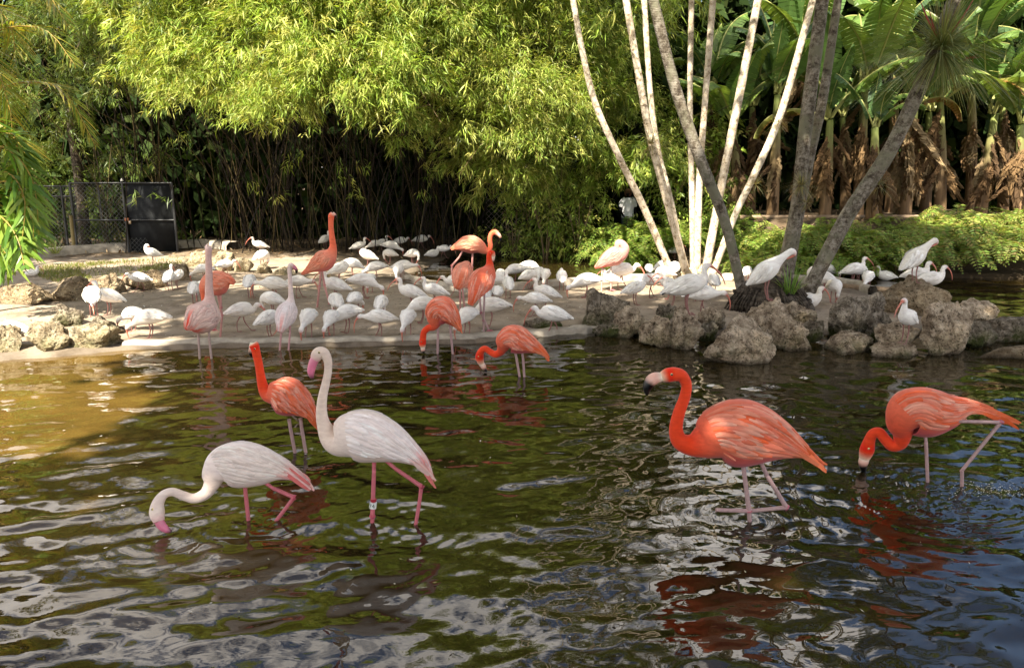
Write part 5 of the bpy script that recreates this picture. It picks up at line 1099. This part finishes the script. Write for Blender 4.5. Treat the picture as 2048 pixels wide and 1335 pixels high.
flamingo('red-winged flamingo of the pair on the sand, neck raised behind its back', 'american', [(940, 610, 2, -.2), (946, 597, 8, -.18), (954, 578, 17, -.1), (963, 562, 23, 0), (974, 547, 19, .1), (979, 532, 9.5, .15), (979, 520, 6.5, .15), (979, 510, 6, .15), (984, 506, 6, .15), (986, 513, 5, .15)],
    [([(958, 576), (959, 590), (962, 625), (978, 661)], 2.3, 2), ([(969, 574), (969, 588), (967, 640), (968, 672)], 2.3, 2)], [(985, 519, 4), (984, 523, 3), (983, 527, 1.5)], (972, 664), wade=False, wing=(.5, 3.6), lat=(.9, .4, .3), ry=1.0, feet=.2)
flamingo('orange flamingo farthest back, wading in the inlet beyond the pair', 'coral', [(902, 499, 2), (914, 493, 8), (928, 489, 15), (944, 489, 18), (958, 493, 14), (969, 500, 8.5), (977, 501, 5.5), (981, 492, 4.8), (980, 480, 4.6), (982, 469, 4.8), (989, 464, 5.4), (995, 467, 4.6)],
    [([(926, 500), (918, 515), (904, 531), (903, 560)], 2.2, 2), ([(945, 500), (945, 515), (944, 535), (945, 562)], 2.2, 2)], [(999, 471, 3.4), (1001, 476, 2.6), (1001, 481, 1.4)], (940, 560), wing=(1.0, 4.0))
flamingo('pale rosy flamingo resting its head on its back by the bright ferns', 'rosy', [(1190, 536, 2), (1203, 527, 9), (1217, 518, 16), (1232, 511, 19), (1243, 506, 14), (1249, 497, 9.5), (1245, 489, 8), (1238, 486, 7.5), (1236, 493, 6.5), (1240, 500, 4.5)],
    [([(1205, 530), (1204, 545), (1203, 584)], 1.9, None), ([(1222, 525), (1222, 545), (1222, 580)], 1.9, None)], [(1243, 503, 3), (1246, 503, 2.4), (1247, 499, 1.2)], (1212, 582), wade=False, wing=(1.0, 3.8), feet=.3)

# ------------------------------------------------------------------ ibises
WHT, FACE, IBL = (.87, .83, .76), (.58, .17, .11), (.30, .13, .11)
POSES = {   # spine rows: forward, height, lateral radius, sagittal radius;   bill: forward, height, radius;   legs
 'stand': ([(-.235, .175, .005, .006), (-.19, .19, .035, .02), (-.12, .215, .062, .055), (-.03, .245, .078, .078), (.05, .265, .072, .075), (.10, .285, .048, .055), (.128, .325, .026, .03), (.125, .365, .021, .022), (.135, .40, .025, .027), (.162, .408, .022, .022), (.182, .402, .013, .013)], [(.21, .385, .009), (.25, .35, .007), (.285, .30, .005), (.305, .25, .003)], 0),
 'tall': ([(-.20, .20, .005, .006), (-.16, .215, .035, .02), (-.10, .245, .062, .055), (-.02, .285, .080, .082), (.04, .32, .070, .075), (.07, .36, .042, .05), (.075, .41, .028, .03), (.072, .445, .024, .024), (.085, .475, .028, .03), (.112, .48, .024, .025), (.132, .472, .014, .014)], [(.16, .455, .010), (.20, .42, .008), (.235, .37, .006), (.26, .315, .003)], .25),
 'feed': ([(-.235, .225, .005, .006), (-.19, .23, .035, .02), (-.12, .238, .062, .052), (-.03, .24, .078, .075), (.05, .225, .072, .074), (.11, .195, .045, .052), (.16, .165, .026, .03), (.195, .150, .021, .022), (.222, .135, .024, .026), (.236, .112, .021, .021), (.240, .095, .013, .013)], [(.242, .075, .009), (.240, .045, .007), (.230, .012, .005), (.216, -.014, .003)], 0),
 'probe': ([(-.235, .205, .005, .006), (-.19, .215, .035, .02), (-.12, .23, .062, .052), (-.03, .245, .078, .076), (.05, .25, .07, .072), (.105, .245, .042, .048), (.155, .245, .025, .028), (.185, .25, .021, .022), (.21, .25, .025, .026), (.232, .24, .021, .021), (.247, .225, .013, .013)], [(.268, .20, .009), (.285, .15, .007), (.29, .10, .005), (.285, .055, .003)], .5),
 'walk': ([(-.235, .195, .005, .006), (-.19, .21, .035, .02), (-.12, .23, .062, .054), (-.03, .25, .080, .078), (.05, .26, .072, .075), (.105, .255, .045, .052), (.14, .265, .027, .03), (.158, .29, .022, .023), (.178, .308, .026, .027), (.205, .30, .022, .022), (.222, .288, .013, .013)], [(.245, .262, .009), (.272, .215, .007), (.288, .165, .005), (.294, .115, .003)], .9),
 'tuck': ([(-.215, .19, .005, .006), (-.175, .20, .035, .02), (-.11, .222, .065, .055), (-.03, .245, .082, .082), (.045, .255, .08, .082), (.10, .24, .06, .062), (.13, .205, .034, .036), (.135, .165, .022, .022), (.130, .135, .022, .023), (.118, .112, .018, .018), (.110, .098, .012, .012)], [(.100, .08, .008), (.082, .055, .006), (.06, .035, .005), (.04, .02, .003)], 0),
 'preen': ([(-.225, .175, .005, .006), (-.18, .19, .035, .02), (-.11, .22, .065, .055), (-.03, .25, .082, .082), (.04, .28, .076, .08), (.085, .315, .05, .055), (.105, .36, .030, .032), (.10, .395, .024, .025), (.075, .41, .026, .027), (.052, .397, .022, .022), (.042, .382, .013, .013)], [(.032, .36, .009), (.018, .325, .007), (-.004, .30, .005), (-.03, .285, .003)], .15),
 'preenup': ([(-.20, .14, .005, .006), (-.165, .16, .035, .02), (-.11, .20, .062, .055), (-.045, .25, .080, .080), (.02, .30, .072, .075), (.07, .345, .046, .05), (.12, .385, .032, .033), (.165, .42, .026, .027), (.20, .435, .028, .03), (.222, .42, .023, .024), (.218, .398, .014, .014)], [(.19, .385, .010), (.14, .37, .008), (.08, .355, .006), (.02, .345, .003)], .1),
 'sit': ([(-.225, .065, .005, .006), (-.18, .075, .035, .02), (-.11, .09, .07, .055), (-.03, .10, .09, .08), (.05, .11, .084, .08), (.10, .135, .055, .058), (.125, .175, .032, .034), (.125, .21, .024, .025), (.138, .24, .026, .028), (.165, .245, .022, .022), (.182, .238, .013, .013)], [(.205, .22, .009), (.235, .18, .007), (.255, .13, .005), (.262, .08, .003)], None),
 'sleep': ([(-.225, .175, .005, .006), (-.18, .19, .035, .02), (-.11, .22, .065, .055), (-.03, .25, .082, .082), (.05, .275, .078, .08), (.10, .30, .052, .058), (.105, .335, .032, .034), (.075, .35, .028, .028), (.04, .345, .026, .026), (.01, .335, .018, .018), (-.005, .328, .012, .012)], [(-.03, .325, .008), (-.06, .32, .006), (-.09, .31, .004)], .15),
}
PROTO = {}
GI = 'white ibises on the sandbank'
def ibis_proto(pose, black):
    rows, bill, stride = POSES[pose]; n = len(rows)
    R_ = [(x, 0, z, a * 1.06, b * 1.08, *(WHT if i < n - 2 else (.76, .6, .55) if i == n - 2 else FACE)) for i, (x, z, a, b) in enumerate(rows)]
    B = Bird(R_, (0, 1, 0), 46, 14); t = thing('ibis', 'x', 'ibis')
    B.mesh(MB()).build('body', M['plumage'], t)
    for sd_ in (1, -1):
        mb = B.wing(MB(), sd_, 1.0, 3.9, 5, [(.88, .84, .77), (.81, .77, .71), (.90, .87, .80)], [(.86, .82, .75)], (1.0, .9), .24, th0=-.25, th1=1.15, lift=.0035, nper=4, seed=5)
        mb.build('wing', M['plumage'], t)
    if black:
        mb = MB(); 
        for sd_ in (1, -1): B.wing(mb, sd_, .9, 1.1, 1, [(.012, .012, .012)], [(.012, .012, .012)], (.75, .75), .22, th0=-.4, th1=.2, lift=.008, nper=2, seed=3)
        mb.build('wing_tip', M['plumage'], t)
    P = [B.P[-2]] + [np.array([x, 0, z]) for x, z, r in bill]
    m_ = len(P); tube(P, [B.rb[-1]] + [r for x, z, r in bill], 7, (m_ - 1) * 4, [FACE] + [(.58, .18, .12)] * (m_ - 2) + [(.32, .09, .07)]).build('bill', M['bill'], t)
    if stride is not None:
        zb = min(r[1] for r in rows[3:5]) - .05
        for sg in (1, -1):
            y = .032 * sg; f = stride * .075 * sg
            hp = np.array([.0, y, zb]); kn = np.array([-.012 + f * .35 - (.02 if stride > .6 and sg < 0 else 0), y, .105]); ft = np.array([f + .012, y * 1.1, .004])
            mb = tube([hp, kn, ft], [.0085, .0068, .0048], 6, 9, (IBL if True else 0)); 
            for a in (-.5, 0, .5): tube([ft, ft + [.05 * math.cos(a), .05 * math.sin(a), 0]], [.0042, .0025], 4, 2, IBL, mb)
            mb.build('leg', M['bird_skin'], t)
    return t
def ibis(px, py, hd, pose, label, s=1.0, Y=None, on=None, water=False, black=False, z=None, group=GI):
    key = (pose, black)
    if on == 'rock':
        q = rock_top(px, py); p = np.array(q) if q is not None else GG(px, py)
        p = D(px, py, p[1] + .02)
    elif Y is not None: p = D(px, py, Y)
    elif water: p = G(px, py, -.03); add_ring(p, .003, .08, .3)
    else: p = GG(px, py)
    first = key not in PROTO
    if first: PROTO[key] = ibis_proto(*key)
    t = PROTO[key] if first else copy_tree(PROTO[key])
    t.location = p; s *= 0.98 * RNG.uniform(.96, 1.05); t.scale = (s, s, s); t.rotation_euler = (0, 0, R(hd))
    return tag(t, label, 'ibis', group)
I = ibis
# around the sunny corner and the ledge
I(30, 704, 200, 'stand', 'sunlit ibis wading at the frame edge before the corner rocks', 1.2, water=True)
I(306, 530, 215, 'preen', 'ibis preening on the flat-topped ledge boulder by the gate', 1.05, on='rock')
I(280, 583, 185, 'walk', 'ibis with lowered bill walking along the foot of the ledge')
I(341, 581, 95, 'stand', 'ibis with its back turned in front of the tallest ledge boulder', 1.05)
I(355, 577, 50, 'sleep', 'ibis tucked close behind the back-turned one at the ledge end', .9)
I(219, 630, 178, 'stand', 'ibis standing on the brown corner rock, tail toward the sand', 1.15, on='rock', black=True)
I(189, 634, 120, 'tuck', 'sun-bleached ibis on the dark split corner rock', 1.15, on='rock')
I(303, 677, 182, 'feed', 'ibis feeding beside the brown corner rock with one wing in the sun', 1.2)
I(268, 662, 165, 'feed', 'glaring sunlit ibis behind the feeder at the corner rocks', 1.0)
I(391, 607, 100, 'tuck', 'ibis seen from behind, close to the half hidden coral flamingo', 1.0)
I(405, 603, 60, 'tuck', 'ibis pressed against the half hidden coral flamingo', .95)
I(408, 563, 175, 'feed', 'ibis feeding at the foot of the tallest ledge boulder, shaded side', 1.0)
I(452, 552, 5, 'walk', 'greyish ibis stepping away behind the coral flamingo')
I(66, 553, 10, 'sit', 'ibis lying on the grass above the darkest ledge boulder', .8)
# back of the sandbank
I(520, 510, 200, 'stand', 'shaded ibis alone before the dark bamboo hollow', 1.0)
I(526, 538, 60, 'tuck', 'sunlit ibis among the bleached stones', 1.15)
I(651, 499, 65, 'stand', 'bright ibis standing behind the neck of the tallest flamingo', 1.1)
I(719, 512, 20, 'stand', 'bright upright ibis at the edge of the inlet, first of the far group', 1.0)
I(750, 506, 178, 'feed', 'grey shaded ibis of the far group probing away from the inlet', 1.0)
I(764, 503, 5, 'stand', 'shaded ibis of the far group with raised head', .95)
I(783, 512, 0, 'feed', 'bright ibis feeding in the middle of the far group', 1.15)
I(802, 500, 0, 'walk', 'dusky ibis striding behind the far group', 1.0)
I(843, 499, 0, 'walk', 'white ibis at the foot of the bamboo culms with a red bill', 1.15)
I(866, 515, 30, 'sit', 'dusky ibis lying on the muddy inlet shore by the bamboo', 1.0)
I(888, 517, -10, 'walk', 'dusky ibis stretching low over the inlet shore', 1.0)
I(826, 530, -20, 'tuck', 'shaded ibis drinking at the tip of the inlet', 1.1)
I(780, 527, 175, 'tuck', 'shaded ibis behind the sunlit pair near the inlet kerb', 1.0)
I(736, 536, 170, 'sleep', 'grey ibis behind the sunlit feeders on the sand strip', 1.1)
I(706, 553, 0, 'feed', 'sunlit ibis bowing on the sand strip, its bill under its breast', 1.2)
I(752, 559, 190, 'feed', 'sunlit ibis with raised tail on the sand strip', 1.1, black=True)
I(797, 567, 265, 'tuck', 'sunlit ibis with hidden head by the inlet kerb', 1.1)
I(808, 560, 0, 'probe', 'sunlit ibis reaching its red bill over the inlet kerb', 1.15)
I(680, 568, 25, 'sleep', 'ibis dozing just behind the tallest flamingo', 1.15)
I(741, 584, 268, 'feed', 'ibis feeding head-on in the middle of the sand, back row', 1.05)
# middle of the sand
I(502, 596, 95, 'tuck', 'ibis with hidden head alone on the shaded sand', 1.1)
I(549, 605, 180, 'probe', 'ibis stretched out low behind the rosy white flamingo', 1.3)
I(598, 595, -5, 'probe', 'ibis lowering its bill right next to the rosy white flamingo neck', 1.1)
I(671, 605, 175, 'stand', 'ibis with a long curved bill beside the legs of the tallest flamingo', 1.15)
I(729, 596, 0, 'feed', 'ibis with a black wing tip feeding toward the inlet side', 1.25, black=True)
I(822, 620, 178, 'stand', 'ibis standing broadside with its bill pointing at the black-tipped feeder', 1.2)
I(868, 613, 178, 'stand', 'ibis looking over the back of the flamingo whose neck is straight down', 1.05)
I(713, 632, 80, 'feed', 'ibis feeding with its back to the viewer, above a tight trio', 1.15)
I(673, 638, 120, 'tuck', 'rearmost ibis of the tight trio on the sand', 1.1)
I(695, 664, 225, 'feed', 'ibis of the tight trio with its bill at its own toes', 1.2)
I(663, 672, 262, 'feed', 'ibis of the tight trio nearest the kerb, head-on', 1.1)
I(759, 673, 188, 'probe', 'ibis with a long drooping bill by the kerb, in front of a hunched one', 1.1)
I(764, 640, 85, 'tuck', 'hunched ibis behind the long-billed one at the kerb', 1.0)
I(816, 673, 262, 'feed', 'ibis bowing head-on at the kerb before a broadside one', 1.1)
I(845, 645, 195, 'feed', 'ibis broadside behind the bowing one at the kerb', 1.15)
I(618, 674, 265, 'feed', 'ibis bowing at the kerb with one dark wing tip showing', 1.15, black=True)
I(487, 662, 0, 'walk', 'ibis striding toward the rosy white flamingo near the kerb', 1.2)
I(540, 675, 50, 'tuck', 'ibis hunched at the knees of the rosy white flamingo', 1.1)
I(545, 632, 175, 'tuck', 'ibis behind the hunched one at the rosy white flamingo', 1.1)
I(910, 595, 178, 'walk', 'ibis passing behind the legs of the pink-backed flamingo', 1.15)
I(934, 670, 240, 'feed', 'ibis probing at the kerb beside the straight-necked flamingo', 1.15)
I(982, 652, 178, 'feed', 'ibis with black wing tips bent behind the red-winged flamingo legs', 1.25, black=True)
I(970, 622, 90, 'tuck', 'ibis hunched between the red-winged flamingo and the black-tipped feeder', 1.05)
I(995, 616, 88, 'feed', 'ibis feeding away, just past the red-winged flamingo', 1.05)
I(992, 591, 180, 'feed', 'ibis half hidden by the red-winged flamingo, tail outward', 1.15)
I(1016, 597, 100, 'stand', 'ibis with its neck stretched up near the back kerb', 1.1)
I(1001, 573, 90, 'tuck', 'ibis hunched behind the neck-stretching one', 1.0)
I(1030, 566, 185, 'feed', 'ibis with lifted tail at the back kerb', 1.2)
I(1060, 556, 0, 'feed', 'ibis bent over the back kerb toward the water', 1.1)
I(1058, 578, 30, 'tuck', 'ibis hunched in the huddle at the back kerb', 1.05)
I(1077, 572, 265, 'feed', 'ibis bowing in the middle of the back kerb huddle', 1.15)
I(1090, 576, 262, 'feed', 'ibis bowing at the outer side of the back kerb huddle', 1.15)
I(1123, 581, 90, 'sleep', 'ibis alone on the back kerb before the dark reeds', 1.0)
I(1172, 595, 180, 'feed', 'large white ibis bending double near the end rock', 1.35)
I(1090, 619, 172, 'stand', 'ibis standing in the open above a feeding one, before the end rock', 1.15)
I(1070, 632, 180, 'probe', 'ibis poking at the lone dark sand rock', 1.1)
I(1103, 673, 178, 'walk', 'ibis stepping along the kerb beside the lone dark sand rock', 1.3)
# behind and on the rocks
I(1222, 582, 180, 'stand', 'ibis peeping out behind the big dark pitted rock', .95)
I(1244, 578, 0, 'walk', 'ibis striding across the top of the big dark pitted rock', 1.45, on='rock')
I(1270, 610, 20, 'stand', 'ibis on the sand just behind the grey-brown leaning rock', 1.1)
I(1302, 595, 0, 'probe', 'ibis pacing behind the row of rocks with its bill lowered', 1.2)
I(1328, 572, 180, 'tuck', 'ibis close to the straw-coloured root mass, head down', 1.05)
I(1297, 558, 90, 'tuck', 'round hunched ibis on the sunlit back kerb', .9)
I(1324, 557, 20, 'sleep', 'ibis with a folded neck on the sunlit back kerb', 1.05)
I(1348, 562, 80, 'tuck', 'hunched ibis touching the straw-coloured root mass', 1.1)
I(1350, 520, 320, 'stand', 'ibis squeezed behind the feet of the pale palms', .95)
I(1374, 628, 0, 'stand', 'ibis standing on the tall flat-faced rock, long bill hanging', 1.5, on='rock', black=True)
I(1346, 610, 180, 'stand', 'ibis facing away behind the one on the flat-faced rock', 1.1)
I(1337, 598, 175, 'stand', 'second ibis looking out behind the one on the flat-faced rock', 1.0)
I(1397, 603, 85, 'tuck', 'hunched ibis behind the smooth slanting rock', 1.25)
I(1425, 592, 95, 'tuck', 'ibis with a grey underside near the dark root mound', 1.05)
I(1405, 630, -5, 'probe', 'broad ibis crouching behind the smooth slanting rock', 1.4)
I(1533, 600, 5, 'preenup', 'ibis preening with its bill laid back, on the pale-topped rock', 1.45, on='rock')
I(1585, 552, 90, 'tuck', 'ibis half hidden by the strap-leaved plant', 1.0)
I(1493, 567, 60, 'tuck', 'ibis hidden behind the dark root mound', 1.0)
I(1614, 618, 0, 'sit', 'resting ibis lying behind the rock row with its bill hanging', 1.35)
I(1646, 588, 150, 'tuck', 'ibis stooping on the sand behind the resting one', 1.15)
I(1666, 606, 272, 'tuck', 'ibis standing behind the dark mossy rock with a sunken head', 1.15)
I(1630, 568, 170, 'tuck', 'ibis beside the thick leaning palm foot', 1.0)
I(1651, 563, 0, 'feed', 'ibis feeding at the water behind the thick leaning palm', 1.1)
I(1706, 569, 0, 'stand', 'ibis standing on the timber beam with its bill over the water', 1.2)
I(1716, 566, 5, 'tuck', 'ibis crouching behind the one on the timber beam', 1.1)
I(1733, 583, 235, 'feed', 'ibis bowing at the end of the timber beam', 1.15)
I(1770, 562, 180, 'sit', 'ibis lying low behind the highest brown rock', 1.15)
I(1789, 553, 165, 'tall', 'ibis looking away on top of the highest brown rock', 1.0, on='rock')
I(1828, 565, 15, 'preenup', 'big ibis preening on the highest brown rock', 1.35, on='rock')
I(1832, 563, 0, 'sit', 'ibis sitting behind the big preening one', 1.2, Y=12.0)
I(1862, 572, 0, 'sit', 'ibis peering over the back of the highest brown rock toward the water', 1.15, Y=11.6)
I(1808, 686, 215, 'tall', 'lone ibis standing on the ledge rock closest to the viewer', 1.12, on='rock')
build_splash = None
# splash where the feeding flamingo lifts its leg
def splash():
    mb = MB(); c = G(1985, 985, 0); n = 260
    a = RNG.normal(size=(n, 2)) * np.array([.16, .06]); h = np.abs(RNG.normal(size=n)) * .02 * np.exp(-np.abs(a[:, 0]) * 3)
    V, F = ICO[1]
    for i in range(n):
        r = RNG.uniform(.001, .004); mb.add(V * r * [1.3, 1, .8] + [c[0] + a[i, 0], c[1] + a[i, 1], h[i] + .002], T=F)
    m, N, L, b = new_mat('foam'); b.inputs['Base Color'].default_value = (.55, .52, .42, 1); b.inputs['Roughness'].default_value = .15
    tag(mb.build('splash_foam', m), kind='stuff')
splash()
for k in range(14):
    p = G(1880 + RNG.normal() * 60, 985 + RNG.normal() * 18, 0); add_ring(p, .0035, RNG.uniform(.04, .075), .3)
for (x, y, a, w, r_) in ((846, 704, .002, .08, .4), (1440, 1022, .0025, .13, .4), (1500, 1060, .0014, .17, .8), (1860, 1010, .002, .14, 1.0)):
    add_ring(G(x, y, 0), a, w, r_)
def floating():
    mb = MB(); n = 150; Y = RNG.uniform(2.6, 8.8, n); X = RNG.uniform(-.6, .6, n) * (Y * 1.1 + .5); k = sdf(X, Y) < -.25; X, Y = X[k], Y[k]; n = len(X); d = norm(np.c_[RNG.normal(size=(n, 2)), np.zeros(n)])
    leaves(mb, np.c_[X, Y, np.full(n, .012)], d, np.c_[-d[:, 1], d[:, 0], np.zeros(n)], RNG.uniform(.012, .04, n), RNG.uniform(.005, .014, n), 0, mixcols([(.5, .45, .35), (.3, .22, .1), (.8, .75, .7), (.2, .2, .05)], n))
    tag(mb.build('floating_leaves', M['dry_leaf']), kind='stuff')
floating()
build_water()
